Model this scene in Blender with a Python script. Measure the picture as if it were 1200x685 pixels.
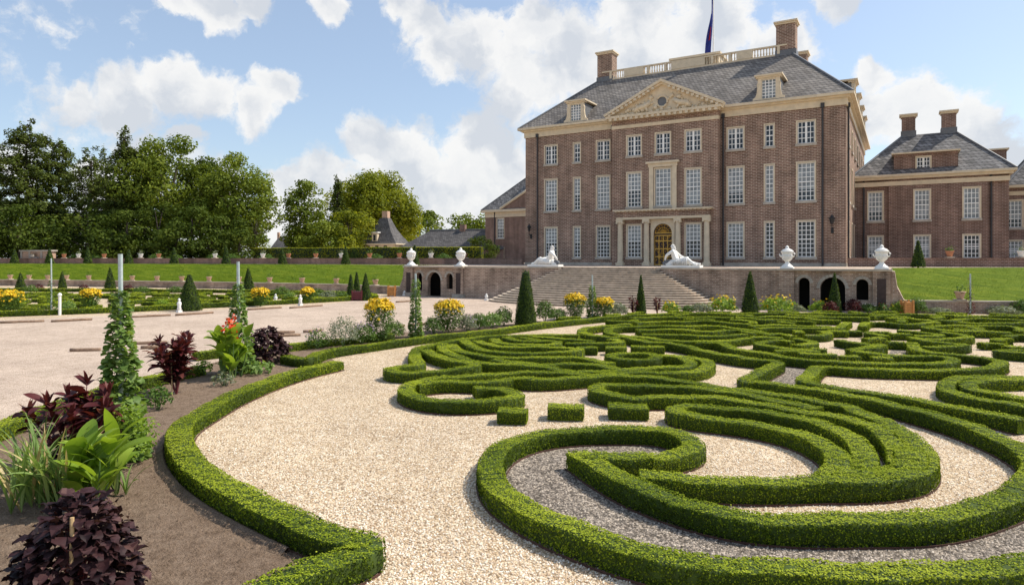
import bpy, bmesh, math, random
import numpy as np
from mathutils import Vector, Matrix
from mathutils.geometry import tessellate_polygon

for _o in list(bpy.data.objects):
    bpy.data.objects.remove(_o)
SC = bpy.context.scene
COL = SC.collection
R = math.radians
PI = math.pi

# ------------------------------------------------------------------ camera
CAMX, CAMY, CAMZ, YAW = 21.1, -66.4, 3.6, R(30.5)
FPX = 775.0                                   # focal length in pixels of a 1200 px wide frame
cam = bpy.data.cameras.new('camera')
cam.sensor_width = 36.0
cam.lens = FPX / 1200 * 36
cam.shift_y = -39.8 / 1200
cam.clip_end = 6000
cam.clip_start = .05
camo = bpy.data.objects.new('camera', cam)
COL.objects.link(camo)
camo.location = (CAMX, CAMY, CAMZ)
camo.rotation_euler = (R(90), 0, YAW)
SC.camera = camo

# ------------------------------------------------------------------ sun and sky
SN, CS = math.sin(YAW), math.cos(YAW)
AZ_BACK = R(-13)                              # sun stands to the right, a touch beyond the garden
_sx = CS * math.cos(AZ_BACK) + SN * math.sin(AZ_BACK)
_sy = SN * math.cos(AZ_BACK) - CS * math.sin(AZ_BACK)
SUN_EL = R(51)
SUN_DIR = Vector((_sx * math.cos(SUN_EL), _sy * math.cos(SUN_EL), math.sin(SUN_EL)))
sun = bpy.data.lights.new('sun', 'SUN')
sun.energy = 3.9
sun.angle = R(.55)
sun.color = (1.0, .93, .81)
suno = bpy.data.objects.new('sun', sun)
COL.objects.link(suno)
suno.location = (60, -20, 60)
suno.rotation_euler = SUN_DIR.to_track_quat('Z', 'Y').to_euler()

world = bpy.data.worlds.new('World')
SC.world = world
world.use_nodes = True
SC.view_settings.view_transform = 'Standard'
SC.view_settings.look = 'None'
SC.view_settings.gamma = 1
SC.view_settings.exposure = 0.45
SC.view_settings.use_curve_mapping = False


def pixdir(px, py):
    """world direction of a point of the sky"""
    u, v = (px - 600) / FPX, (302.7 - py) / FPX
    d = Vector((CS * u - SN, SN * u + CS, v))
    return d.normalized()


def build_world():
    nt = world.node_tree
    nt.nodes.clear()
    N, L = nt.nodes.new, nt.links.new
    out = N('ShaderNodeOutputWorld')
    bg = N('ShaderNodeBackground')
    bg.inputs['Strength'].default_value = .145
    L(bg.outputs[0], out.inputs[0])
    sky = N('ShaderNodeTexSky')
    sky.sky_type = 'NISHITA'
    sky.sun_disc = False
    sky.sun_elevation = SUN_EL
    sky.sun_rotation = math.atan2(SUN_DIR.x, SUN_DIR.y)
    sky.air_density = 1.0
    sky.dust_density = 1.1
    sky.ozone_density = 1.2
    tc = N('ShaderNodeTexCoord')
    # billow warp
    n1 = N('ShaderNodeTexNoise'); n1.inputs['Scale'].default_value = 11.0
    n1.inputs['Detail'].default_value = 9; n1.inputs['Roughness'].default_value = .6
    L(tc.outputs['Generated'], n1.inputs['Vector'])
    sub = N('ShaderNodeVectorMath'); sub.operation = 'SUBTRACT'
    L(n1.outputs['Color'], sub.inputs[0]); sub.inputs[1].default_value = (.5, .5, .5)
    scl = N('ShaderNodeVectorMath'); scl.operation = 'SCALE'
    L(sub.outputs[0], scl.inputs[0]); scl.inputs['Scale'].default_value = .085
    add = N('ShaderNodeVectorMath'); add.operation = 'ADD'
    L(tc.outputs['Generated'], add.inputs[0]); L(scl.outputs[0], add.inputs[1])
    blobs = [(562, 40, 40), (606, 92, 62), (680, 70, 80), (745, 35, 84), (830, 30, 74), (915, 62, 44), (635, 30, 46),
             (490, 26, 34), (512, 72, 34), (462, 6, 26), (85, 124, 32), (150, 112, 42), (205, 98, 38), (250, 112, 38), (295, 130, 30), (328, 102, 26),
             (440, 172, 42), (475, 198, 66), (540, 222, 70), (590, 195, 55), (385, 212, 44), (340, 238, 50),
             (420, 235, 60), (560, 168, 40), (255, 12, 34), (300, 2, 26), (212, 4, 22), (385, 4, 26), (1068, 132, 52), (1118, 152, 50),
             (1030, 142, 48), (1150, 175, 40), (1024, 84, 24), (985, 4, 28), (960, 150, 40), (1180, 200, 50),
             (215, 158, 18), (130, 140, 26), (110, 218, 40), (250, 220, 40), (30, 200, 30)]
    last = None
    for (x, y, r) in blobs:
        c = pixdir(x, y)
        cosang = 1 / math.sqrt(1 + ((x - 600) / FPX) ** 2 + ((302.7 - y) / FPX) ** 2)
        rr = r / FPX * cosang * 1.0
        dn = N('ShaderNodeVectorMath'); dn.operation = 'DISTANCE'
        L(add.outputs[0], dn.inputs[0]); dn.inputs[1].default_value = c
        m = N('ShaderNodeMath'); m.operation = 'MULTIPLY_ADD'
        L(dn.outputs['Value'], m.inputs[0]); m.inputs[1].default_value = -1 / rr; m.inputs[2].default_value = 1
        if last is None:
            last = m
        else:
            mx = N('ShaderNodeMath'); mx.operation = 'SMOOTH_MAX'
            L(last.outputs[0], mx.inputs[0]); L(m.outputs[0], mx.inputs[1]); mx.inputs[2].default_value = .25
            last = mx
    # clouds all round the sky, thinner
    n3 = N('ShaderNodeTexNoise'); n3.inputs['Scale'].default_value = 3.2; n3.inputs['Detail'].default_value = 5
    L(tc.outputs['Generated'], n3.inputs['Vector'])
    g = N('ShaderNodeMath'); g.operation = 'MULTIPLY_ADD'; L(n3.outputs['Fac'], g.inputs[0])
    g.inputs[1].default_value = 3.0; g.inputs[2].default_value = -1.85
    mx = N('ShaderNodeMath'); mx.operation = 'MAXIMUM'; L(last.outputs[0], mx.inputs[0]); L(g.outputs[0], mx.inputs[1])
    # fine erosion
    n2 = N('ShaderNodeTexNoise'); n2.inputs['Scale'].default_value = 15; n2.inputs['Detail'].default_value = 9
    n2.inputs['Roughness'].default_value = .62
    L(add.outputs[0], n2.inputs['Vector'])
    e = N('ShaderNodeMath'); e.operation = 'MULTIPLY_ADD'; L(n2.outputs['Fac'], e.inputs[0])
    e.inputs[1].default_value = 2.1; e.inputs[2].default_value = -1.03
    dens = N('ShaderNodeMath'); dens.operation = 'ADD'; L(mx.outputs[0], dens.inputs[0]); L(e.outputs[0], dens.inputs[1])
    mask = N('ShaderNodeMapRange'); mask.interpolation_type = 'SMOOTHSTEP'
    L(dens.outputs[0], mask.inputs['Value'])
    mask.inputs['From Min'].default_value = -.08; mask.inputs['From Max'].default_value = .4
    mask.inputs['To Max'].default_value = .94
    # self shading: same noise a little towards the light
    off = N('ShaderNodeVectorMath'); off.operation = 'ADD'
    L(add.outputs[0], off.inputs[0]); off.inputs[1].default_value = tuple(Vector((SUN_DIR.x, SUN_DIR.y, SUN_DIR.z + .4)) * .035)
    n4 = N('ShaderNodeTexNoise'); n4.inputs['Scale'].default_value = 7; n4.inputs['Detail'].default_value = 6
    n5 = N('ShaderNodeTexNoise'); n5.inputs['Scale'].default_value = 7; n5.inputs['Detail'].default_value = 6
    L(add.outputs[0], n4.inputs['Vector']); L(off.outputs[0], n5.inputs['Vector'])
    df = N('ShaderNodeMath'); df.operation = 'SUBTRACT'; L(n4.outputs['Fac'], df.inputs[0]); L(n5.outputs['Fac'], df.inputs[1])
    lit = N('ShaderNodeMath'); lit.operation = 'MULTIPLY_ADD'; L(df.outputs[0], lit.inputs[0])
    lit.inputs[1].default_value = 6.0; lit.inputs[2].default_value = .68; lit.use_clamp = True
    dk = N('ShaderNodeMapRange'); L(dens.outputs[0], dk.inputs['Value'])
    dk.inputs['From Min'].default_value = .3; dk.inputs['From Max'].default_value = 1.2
    dk.inputs['To Min'].default_value = 0; dk.inputs['To Max'].default_value = .5
    l2 = N('ShaderNodeMath'); l2.operation = 'SUBTRACT'; L(lit.outputs[0], l2.inputs[0]); L(dk.outputs[0], l2.inputs[1]); l2.use_clamp = True
    cc = N('ShaderNodeMix'); cc.data_type = 'RGBA'; L(l2.outputs[0], cc.inputs['Factor'])
    cc.inputs[6].default_value = (3.4, 3.58, 3.86, 1)
    cc.inputs[7].default_value = (4.95, 4.9, 4.8, 1)
    mix = N('ShaderNodeMix'); mix.data_type = 'RGBA'; L(mask.outputs[0], mix.inputs['Factor'])
    veil = N('ShaderNodeMix'); veil.data_type = 'RGBA'; veil.inputs['Factor'].default_value = .38      # thin high haze over the blue
    L(sky.outputs[0], veil.inputs[6]); veil.inputs[7].default_value = (2.5, 2.95, 3.5, 1)
    L(veil.outputs[2], mix.inputs[6]); L(cc.outputs[2], mix.inputs[7])
    L(mix.outputs[2], bg.inputs['Color'])


build_world()

# ------------------------------------------------------------------ placing helpers (metres)
def spot(px, py, z=0.0):
    """ground point seen at a place of the photograph"""
    Z = FPX * (CAMZ - z) / (py - 302.7)
    return far(px, Z)


def far(px, Z):
    u = (px - 600) / FPX
    return (CAMX + Z * (CS * u - SN), CAMY + Z * (SN * u + CS))


def depth_of(x, y):
    return -(x - CAMX) * SN + (y - CAMY) * CS


# ------------------------------------------------------------------ object helpers
def link(o, parent=None):
    COL.objects.link(o)
    if parent is not None:
        o.parent = parent
    return o


def tag(o, label=None, cat=None, group=None, kind=None):
    if label: o['label'] = label
    if cat: o['category'] = cat
    if group: o['group'] = group
    if kind: o['kind'] = kind
    return o


def empty(name, loc=(0, 0, 0), rz=0.0, label=None, cat=None, group=None):
    o = bpy.data.objects.new(name, None)
    o.empty_display_size = .2
    COL.objects.link(o)
    o.location = loc
    o.rotation_euler = (0, 0, rz)
    return tag(o, label, cat, group)


def copy_tree(o, parent=None):
    c = o.copy()
    COL.objects.link(c)
    c.parent = parent
    for ch in o.children:
        copy_tree(ch, c)
    return c


class MB:
    """collects shapes into one mesh"""
    def __init__(self):
        self.v, self.f, self.m = [], [], []

    def add(self, vs, fs, mi=0):
        b = len(self.v)
        self.v += [tuple(p) for p in vs]
        self.f += [tuple(i + b for i in q) for q in fs]
        self.m += [mi] * len(fs)
        return self

    def box(self, x0, x1, y0, y1, z0, z1, mi=0):
        return self.add([(x0, y0, z0), (x1, y0, z0), (x1, y1, z0), (x0, y1, z0), (x0, y0, z1), (x1, y0, z1), (x1, y1, z1), (x0, y1, z1)],
                        [(0, 3, 2, 1), (4, 5, 6, 7), (0, 1, 5, 4), (1, 2, 6, 5), (2, 3, 7, 6), (3, 0, 4, 7)], mi)

    def prism(self, poly, z0, z1, mi=0):
        n = len(poly)
        if sum(poly[i][0] * poly[(i + 1) % n][1] - poly[(i + 1) % n][0] * poly[i][1] for i in range(n)) < 0:
            poly = poly[::-1]
        vs = [(p[0], p[1], z0) for p in poly] + [(p[0], p[1], z1) for p in poly]
        fs = [(i, (i + 1) % n, n + (i + 1) % n, n + i) for i in range(n)]
        tri = tessellate_polygon([[Vector((p[0], p[1], 0)) for p in poly]])
        for t in tri:
            a, b, c = [Vector((poly[i][0], poly[i][1])) for i in t]
            t = tuple(t) if (b - a).cross(c - a) > 0 else tuple(t[::-1])
            fs.append(tuple(n + i for i in t)); fs.append(t[::-1])
        return self.add(vs, fs, mi)

    def lathe(self, prof, cx=0, cy=0, cz=0, n=16, mi=0):
        vs, fs = [], []
        for (r, z) in prof:
            for k in range(n):
                a = 2 * PI * k / n
                vs.append((cx + r * math.cos(a), cy + r * math.sin(a), cz + z))
        for i in range(len(prof) - 1):
            for k in range(n):
                k2 = (k + 1) % n
                fs.append((i * n + k, i * n + k2, (i + 1) * n + k2, (i + 1) * n + k))
        fs.append(tuple(range(n))[::-1])
        fs.append(tuple((len(prof) - 1) * n + k for k in range(n)))
        return self.add(vs, fs, mi)

    def tube(self, pts, rads, n=6, mi=0):
        pts = [Vector(p) for p in pts]
        if not hasattr(rads, '__len__'):
            rads = [rads] * len(pts)
        vs, fs = [], []
        for i, p in enumerate(pts):
            t = (pts[min(i + 1, len(pts) - 1)] - pts[max(i - 1, 0)]).normalized()
            a = Vector((0, 0, 1)) if abs(t.z) < .9 else Vector((1, 0, 0))
            e1 = t.cross(a).normalized(); e2 = t.cross(e1)
            for k in range(n):
                w = 2 * PI * k / n
                vs.append(p + (e1 * math.cos(w) + e2 * math.sin(w)) * rads[i])
        for i in range(len(pts) - 1):
            for k in range(n):
                k2 = (k + 1) % n
                fs.append((i * n + k, (i + 1) * n + k, (i + 1) * n + k2, i * n + k2))
        fs.append(tuple(range(n)))
        fs.append(tuple((len(pts) - 1) * n + k for k in range(n))[::-1])
        return self.add(vs, fs, mi)

    def quad(self, a, b, c, d, mi=0):
        return self.add([a, b, c, d], [(0, 1, 2, 3)], mi)

    def mesh(self, name, mats, smooth=False):
        me = bpy.data.meshes.new(name)
        me.from_pydata(self.v, [], self.f)
        for m in (mats if isinstance(mats, (list, tuple)) else [mats]):
            me.materials.append(m)
        if any(self.m):
            me.polygons.foreach_set('material_index', self.m)
        if smooth:
            me.polygons.foreach_set('use_smooth', [True] * len(me.polygons))
        me.update()
        return me

    def build(self, name, mats, parent=None, smooth=False, loc=None):
        o = bpy.data.objects.new(name, self.mesh(name, mats, smooth))
        link(o, parent)
        if loc: o.location = loc
        return o


def wall_holes(outer, holes, y, depth, flip=False, mb=None):
    """flat wall in the plane y (coordinates x, z) with openings and their reveals going back by depth"""
    mb = mb or MB()
    loops = [[Vector((p[0], p[1], 0)) for p in outer]] + [[Vector((p[0], p[1], 0)) for p in h] for h in holes]
    flat = [p for lp in loops for p in lp]
    fs = []
    for t in tessellate_polygon(loops):
        a, b, c = [flat[i] for i in t]
        cr = (b - a).cross(c - a).z
        if abs(cr) < 1e-9: continue
        fs.append(tuple(t) if cr > 0 else tuple(t[::-1]))
    mb.add([(p.x, y, p.y) for p in flat], fs)
    for h in holes:
        n = len(h)
        vs = [(p[0], y, p[1]) for p in h] + [(p[0], y + depth, p[1]) for p in h]
        mb.add(vs, [(i, (i + 1) % n, n + (i + 1) % n, n + i) for i in range(n)])
    return mb


def rect(x0, x1, z0, z1):
    return [(x0, z0), (x1, z0), (x1, z1), (x0, z1)]


def arch(cx, w, z0, z1, n=9):
    """round-headed opening"""
    r = w / 2
    zs = z1 - r
    return [(cx - r, z0), (cx + r, z0)] + [(cx + r * math.cos(PI * k / n), zs + r * math.sin(PI * k / n)) for k in range(n + 1)]


# ------------------------------------------------------------------ numpy mesh helpers (foliage)
def np_mesh(name, V, Fq, mats, tint=None, midx=None, smooth=False):
    """V (n,3); Fq list of int arrays (m,k) with k = 3 or 4"""
    me = bpy.data.meshes.new(name)
    me.vertices.add(len(V))
    me.vertices.foreach_set('co', np.ascontiguousarray(V, np.float32).ravel())
    tot = np.concatenate([np.full(len(f), f.shape[1], np.int32) for f in Fq])
    idx = np.concatenate([f.ravel() for f in Fq]).astype(np.int32)
    start = np.concatenate([[0], np.cumsum(tot)[:-1]]).astype(np.int32)
    me.loops.add(len(idx))
    me.loops.foreach_set('vertex_index', idx)
    me.polygons.add(len(tot))
    me.polygons.foreach_set('loop_start', start)
    for m in (mats if isinstance(mats, (list, tuple)) else [mats]):
        me.materials.append(m)
    if midx is not None:
        me.polygons.foreach_set('material_index', np.asarray(midx, np.int32))
    if smooth:
        me.polygons.foreach_set('use_smooth', np.ones(len(tot), bool))
    if tint is not None:
        at = me.attributes.new('tint', 'FLOAT', 'FACE')
        at.data.foreach_set('value', np.asarray(tint, np.float32))
    me.update(calc_edges=True)
    return me


def unit(a):
    return a / np.maximum(np.linalg.norm(a, axis=1, keepdims=True), 1e-9)


def leaf_quads(rng, P, N, size, aspect=.62, spread=.8, updir=0.0):
    """one rhombus leaf per point, facing roughly along N"""
    n = len(P)
    nn = unit(N + rng.normal(0, spread, (n, 3)) + np.array([0, 0, updir]))
    t = unit(np.cross(nn, rng.normal(0, 1, (n, 3))))
    b = np.cross(nn, t)
    s = (size * rng.uniform(.7, 1.3, n))[:, None]
    V = np.empty((n, 4, 3))
    V[:, 0] = P - t * s * .5
    V[:, 1] = P + b * s * aspect * .5 + nn * s * .08
    V[:, 2] = P + t * s * .5
    V[:, 3] = P - b * s * aspect * .5 + nn * s * .08
    F = np.arange(n * 4).reshape(n, 4)
    return V.reshape(-1, 3), F
# ------------------------------------------------------------------ materials
MATS = {}


def new_mat(name):
    m = bpy.data.materials.new(name)
    m.use_nodes = True
    nt = m.node_tree
    b = nt.nodes['Principled BSDF']
    MATS[name] = m
    return m, nt, b


def ramp(nt, fac, stops):
    r = nt.nodes.new('ShaderNodeValToRGB')
    while len(r.color_ramp.elements) < len(stops):
        r.color_ramp.elements.new(.5)
    for e, (p, c) in zip(r.color_ramp.elements, stops):
        e.position = p
        e.color = (c[0], c[1], c[2], 1)
    nt.links.new(fac, r.inputs[0])
    return r.outputs[0]


def noise(nt, scale, detail=4, rough=.55, vec=None):
    n = nt.nodes.new('ShaderNodeTexNoise')
    n.inputs['Scale'].default_value = scale
    n.inputs['Detail'].default_value = detail
    n.inputs['Roughness'].default_value = rough
    if vec is None:
        tc = nt.nodes.new('ShaderNodeTexCoord')
        vec = tc.outputs['Object']
    nt.links.new(vec, n.inputs['Vector'])
    return n.outputs['Fac']


def bump(nt, b, h, strength, dist):
    n = nt.nodes.new('ShaderNodeBump')
    n.inputs['Strength'].default_value = strength
    n.inputs['Distance'].default_value = dist
    nt.links.new(h, n.inputs['Height'])
    nt.links.new(n.outputs[0], b.inputs['Normal'])


def mixc(nt, a, bcol, fac, mode='MIX'):
    m = nt.nodes.new('ShaderNodeMix')
    m.data_type = 'RGBA'
    m.blend_type = mode
    for v, i in ((a, 6), (bcol, 7)):
        if isinstance(v, tuple):
            m.inputs[i].default_value = (*v, 1)
        else:
            nt.links.new(v, m.inputs[i])
    if isinstance(fac, float):
        m.inputs['Factor'].default_value = fac
    else:
        nt.links.new(fac, m.inputs['Factor'])
    return m.outputs[2]


def simple(name, col, rough=.7, var=.25, scale=3.0, bmp=0.0, bscale=20, metal=0.0, spec=.4):
    m, nt, b = new_mat(name)
    f = noise(nt, scale, 6, .6)
    c = ramp(nt, f, [(.3, tuple(v * (1 - var) for v in col)), (.7, tuple(min(1, v * (1 + var)) for v in col))])
    nt.links.new(c, b.inputs['Base Color'])
    b.inputs['Roughness'].default_value = rough
    b.inputs['Metallic'].default_value = metal
    b.inputs['Specular IOR Level'].default_value = spec
    if bmp:
        bump(nt, b, noise(nt, bscale, 5, .6), bmp, .02)
    return m


def gravel(name, stops, scale, soft):
    m, nt, b = new_mat(name)
    tc = nt.nodes.new('ShaderNodeTexCoord')
    v = nt.nodes.new('ShaderNodeTexVoronoi')
    v.inputs['Scale'].default_value = scale
    v.inputs['Randomness'].default_value = 1
    nt.links.new(tc.outputs['Object'], v.inputs['Vector'])
    sep = nt.nodes.new('ShaderNodeSeparateColor')
    nt.links.new(v.outputs['Color'], sep.inputs[0])
    stone = ramp(nt, sep.outputs[0], stops)
    gap = ramp(nt, v.outputs['Distance'], [(0.0, (1, 1, 1)), (.45, (1, 1, 1)), (.85, (soft, soft * .93, soft * .85))])
    c = mixc(nt, stone, gap, 1.0, 'MULTIPLY')
    big = ramp(nt, noise(nt, .35, 4), [(.32, (.86, .84, .82)), (.65, (1.06, 1.05, 1.03))])
    c = mixc(nt, c, big, 1.0, 'MULTIPLY')
    mid_ = ramp(nt, noise(nt, 2.3, 7, .7), [(.3, (.8, .77, .73)), (.55, (1.04, 1.03, 1.02))])
    c = mixc(nt, c, mid_, 1.0, 'MULTIPLY')
    nt.links.new(c, b.inputs['Base Color'])
    b.inputs['Roughness'].default_value = .85
    b.inputs['Specular IOR Level'].default_value = .25
    inv = nt.nodes.new('ShaderNodeMath'); inv.operation = 'SUBTRACT'; inv.inputs[0].default_value = 1
    nt.links.new(v.outputs['Distance'], inv.inputs[1])
    bump(nt, b, inv.outputs[0], .9, .018)
    return m


M_GRAVEL = gravel('cream_gravel', [(0, (.33, .22, .13)), (.14, (.5, .37, .235)), (.4, (.63, .495, .335)), (.75, (.73, .605, .45)), (1, (.87, .79, .66))], 34, .36)
M_PATH = gravel('pink_gravel', [(0, (.4, .31, .245)), (.3, (.55, .44, .36)), (.7, (.62, .51, .425)), (1, (.72, .62, .535))], 44, .6)
M_SLATE_GRAVEL = gravel('slate_gravel', [(0, (.07, .06, .05)), (.35, (.19, .165, .14)), (.75, (.37, .32, .27)), (1, (.6, .52, .43))], 30, .3)


def soil_mat():
    m, nt, b = new_mat('garden_soil')
    f = noise(nt, 5, 10, .7)
    c = ramp(nt, f, [(.25, (.12, .082, .056)), (.5, (.245, .178, .128)), (.75, (.33, .25, .185))])
    c2 = ramp(nt, noise(nt, 42, 5, .6), [(.3, (.62, .6, .58)), (.6, (1.08, 1.06, 1.04))])
    nt.links.new(mixc(nt, c, c2, 1.0, 'MULTIPLY'), b.inputs['Base Color'])
    b.inputs['Roughness'].default_value = .95
    b.inputs['Specular IOR Level'].default_value = .15
    bump(nt, b, noise(nt, 30, 8, .7), 1.0, .05)
    return m


M_SOIL = soil_mat()


def lawn_mat():
    m, nt, b = new_mat('mown_lawn')
    tc = nt.nodes.new('ShaderNodeTexCoord')
    mp = nt.nodes.new('ShaderNodeMapping')
    mp.inputs['Rotation'].default_value = (0, 0, -.5)
    mp.inputs['Scale'].default_value = (.35, 1.7, 1.7)
    nt.links.new(tc.outputs['Object'], mp.inputs[0])
    f = noise(nt, 1.1, 9, .7, mp.outputs[0])
    c = ramp(nt, f, [(.28, (.06, .1, .006)), (.5, (.11, .165, .009)), (.72, (.2, .235, .022))])
    c2 = ramp(nt, noise(nt, 9, 9, .8), [(.3, (.5, .55, .45)), (.7, (1.3, 1.25, 1.1))])
    nt.links.new(mixc(nt, c, c2, 1.0, 'MULTIPLY'), b.inputs['Base Color'])
    b.inputs['Roughness'].default_value = .9
    b.inputs['Specular IOR Level'].default_value = .1
    bump(nt, b, noise(nt, 22, 6, .7), .8, .06)
    return m


M_LAWN = lawn_mat()


def brick_mat(name, c1, c2, mortar, course=.105, blotch=(.7, 1.2)):
    m, nt, b = new_mat(name)
    tc = nt.nodes.new('ShaderNodeTexCoord')
    sp = nt.nodes.new('ShaderNodeSeparateXYZ')
    nt.links.new(tc.outputs['Object'], sp.inputs[0])
    ad = nt.nodes.new('ShaderNodeMath'); ad.operation = 'ADD'
    nt.links.new(sp.outputs[0], ad.inputs[0]); nt.links.new(sp.outputs[1], ad.inputs[1])
    cb = nt.nodes.new('ShaderNodeCombineXYZ')
    nt.links.new(ad.outputs[0], cb.inputs[0]); nt.links.new(sp.outputs[2], cb.inputs[1])
    br = nt.nodes.new('ShaderNodeTexBrick')
    br.inputs['Scale'].default_value = 1
    br.inputs['Brick Width'].default_value = course * 3.1
    br.inputs['Row Height'].default_value = course
    br.inputs['Mortar Size'].default_value = course * .17
    br.inputs['Mortar Smooth'].default_value = .3
    br.inputs['Bias'].default_value = 0
    br.inputs['Color1'].default_value = (*c1, 1)
    br.inputs['Color2'].default_value = (*c2, 1)
    br.inputs['Mortar'].default_value = (*mortar, 1)
    nt.links.new(cb.outputs[0], br.inputs['Vector'])
    bl = ramp(nt, noise(nt, .5, 7, .65), [(.3, (blotch[0],) * 3), (.7, (blotch[1],) * 3)])
    c = mixc(nt, br.outputs['Color'], bl, 1.0, 'MULTIPLY')
    # long rain streaks
    mp = nt.nodes.new('ShaderNodeMapping')
    mp.inputs['Scale'].default_value = (1.6, 1.6, .12)
    nt.links.new(tc.outputs['Object'], mp.inputs[0])
    st = ramp(nt, noise(nt, 1.0, 6, .6, mp.outputs[0]), [(.3, (.72, .71, .7)), (.6, (1.08, 1.07, 1.06))])
    c = mixc(nt, c, st, 1.0, 'MULTIPLY')
    nt.links.new(c, b.inputs['Base Color'])
    b.inputs['Roughness'].default_value = .88
    b.inputs['Specular IOR Level'].default_value = .2
    bump(nt, b, br.outputs['Fac'], -.5, .012)
    return m


M_BRICK = brick_mat('palace_brick', (.15, .078, .053), (.275, .158, .112), (.49, .395, .32), .15, (.66, 1.25))
M_BRICK_WALL = brick_mat('terrace_brick', (.235, .15, .108), (.41, .285, .212), (.49, .4, .32), .13, (.5, 1.4))
M_BRICK_RED = brick_mat('wing_brick', (.14, .074, .055), (.23, .13, .098), (.36, .28, .235), .14)


def slate_mat(name, c1, c2, row=.2):
    m, nt, b = new_mat(name)
    tc = nt.nodes.new('ShaderNodeTexCoord')
    sp = nt.nodes.new('ShaderNodeSeparateXYZ')
    nt.links.new(tc.outputs['Object'], sp.inputs[0])
    ad = nt.nodes.new('ShaderNodeMath'); ad.operation = 'ADD'
    nt.links.new(sp.outputs[0], ad.inputs[0]); nt.links.new(sp.outputs[1], ad.inputs[1])
    cb = nt.nodes.new('ShaderNodeCombineXYZ')
    nt.links.new(ad.outputs[0], cb.inputs[0]); nt.links.new(sp.outputs[2], cb.inputs[1])
    br = nt.nodes.new('ShaderNodeTexBrick')
    br.inputs['Scale'].default_value = 1
    br.inputs['Brick Width'].default_value = row * 1.25
    br.inputs['Row Height'].default_value = row
    br.inputs['Mortar Size'].default_value = row * .1
    br.inputs['Mortar Smooth'].default_value = .5
    br.inputs['Color1'].default_value = (*c1, 1)
    br.inputs['Color2'].default_value = (*c2, 1)
    br.inputs['Mortar'].default_value = (.035, .034, .036, 1)
    nt.links.new(cb.outputs[0], br.inputs['Vector'])
    bl = ramp(nt, noise(nt, .3, 7, .65), [(.3, (.72, .72, .74)), (.7, (1.25, 1.23, 1.2))])
    nt.links.new(mixc(nt, br.outputs['Color'], bl, 1.0, 'MULTIPLY'), b.inputs['Base Color'])
    b.inputs['Roughness'].default_value = .75
    b.inputs['Specular IOR Level'].default_value = .25
    bump(nt, b, br.outputs['Fac'], -.6, .02)
    return m


M_SLATE = slate_mat('slate_roof', (.15, .134, .118), (.27, .245, .22), .3)
M_SLATE_WING = slate_mat('scalloped_slate', (.11, .107, .105), (.26, .25, .245), .34)
M_SLATE_FAR = slate_mat('dark_slate', (.085, .08, .078), (.15, .142, .138), .3)

M_SAND = simple('cream_sandstone', (.66, .55, .395), .75, .12, 2.0, .15)
M_STONE = simple('grey_stone', (.42, .37, .31), .85, .28, 1.5, .4)
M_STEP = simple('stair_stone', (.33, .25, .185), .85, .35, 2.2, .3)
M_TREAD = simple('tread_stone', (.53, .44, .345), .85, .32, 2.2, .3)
M_COPING = simple('coping_stone', (.45, .38, .3), .85, .25, 1.3, .3)
M_MARBLE = simple('white_marble', (.82, .8, .76), .55, .06, 5.0, .1)
M_WHITE = simple('white_paint', (.88, .87, .84), .45, .04, 4.0)
M_LEAD = simple('lead_sheet', (.14, .145, .155), .55, .2, 3.0)
M_PIPE = simple('dark_pipe', (.045, .043, .045), .6, .2, 3.0)
M_IRON = simple('black_iron', (.02, .02, .022), .5, .2, 3.0)
M_TERRA = simple('terracotta', (.46, .2, .105), .85, .25, 6.0)
M_TERRA_PALE = simple('pale_terracotta', (.5, .33, .23), .85, .25, 6.0)
M_WOOD = simple('weathered_wood', (.25, .165, .11), .85, .35, 9.0, .5, 30)
M_CRATE = simple('orange_wood', (.52, .24, .075), .75, .2, 8.0, .2)
M_STAKE = simple('bamboo_stake', (.5, .34, .17), .7, .2, 12.0)
M_POLE = simple('blue_grey_pole', (.42, .49, .49), .6, .18, 14.0)
M_RUST = simple('rusty_steel', (.085, .04, .028), .85, .35, 14.0, .3)
M_GOLD = simple('gilded_iron', (.55, .33, .07), .38, .35, 14.0, .0, 20, .35)
M_DARKDOOR = simple('dark_oak', (.055, .035, .03), .7, .3, 6.0)
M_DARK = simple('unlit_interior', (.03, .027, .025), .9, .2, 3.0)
M_BARK = simple('bark', (.085, .065, .05), .95, .35, 5.0, .8, 14)
M_FLAGB = simple('flag_blue', (.03, .045, .25), .8, .1, 3.0)
M_FLAGW = simple('flag_white', (.75, .75, .75), .8, .05, 3.0)
M_FLAGR = simple('flag_red', (.5, .03, .03), .8, .1, 3.0)


def glass_mat(name, col, rough):
    m, nt, b = new_mat(name)
    f = noise(nt, .9, 3)
    c = ramp(nt, f, [(.35, tuple(v * .6 for v in col)), (.65, tuple(v * 1.5 for v in col))])
    nt.links.new(c, b.inputs['Base Color'])
    b.inputs['Roughness'].default_value = rough
    b.inputs['Specular IOR Level'].default_value = .5
    b.inputs['IOR'].default_value = 1.5
    bump(nt, b, noise(nt, 1.6, 3), .12, .05)
    return m


M_GLASS = glass_mat('window_glass', (.03, .036, .045), .04)
M_GLASS_PALE = glass_mat('pale_glass', (.26, .28, .29), .06)  # pale base colour stands in for the bright sky reflected


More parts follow.
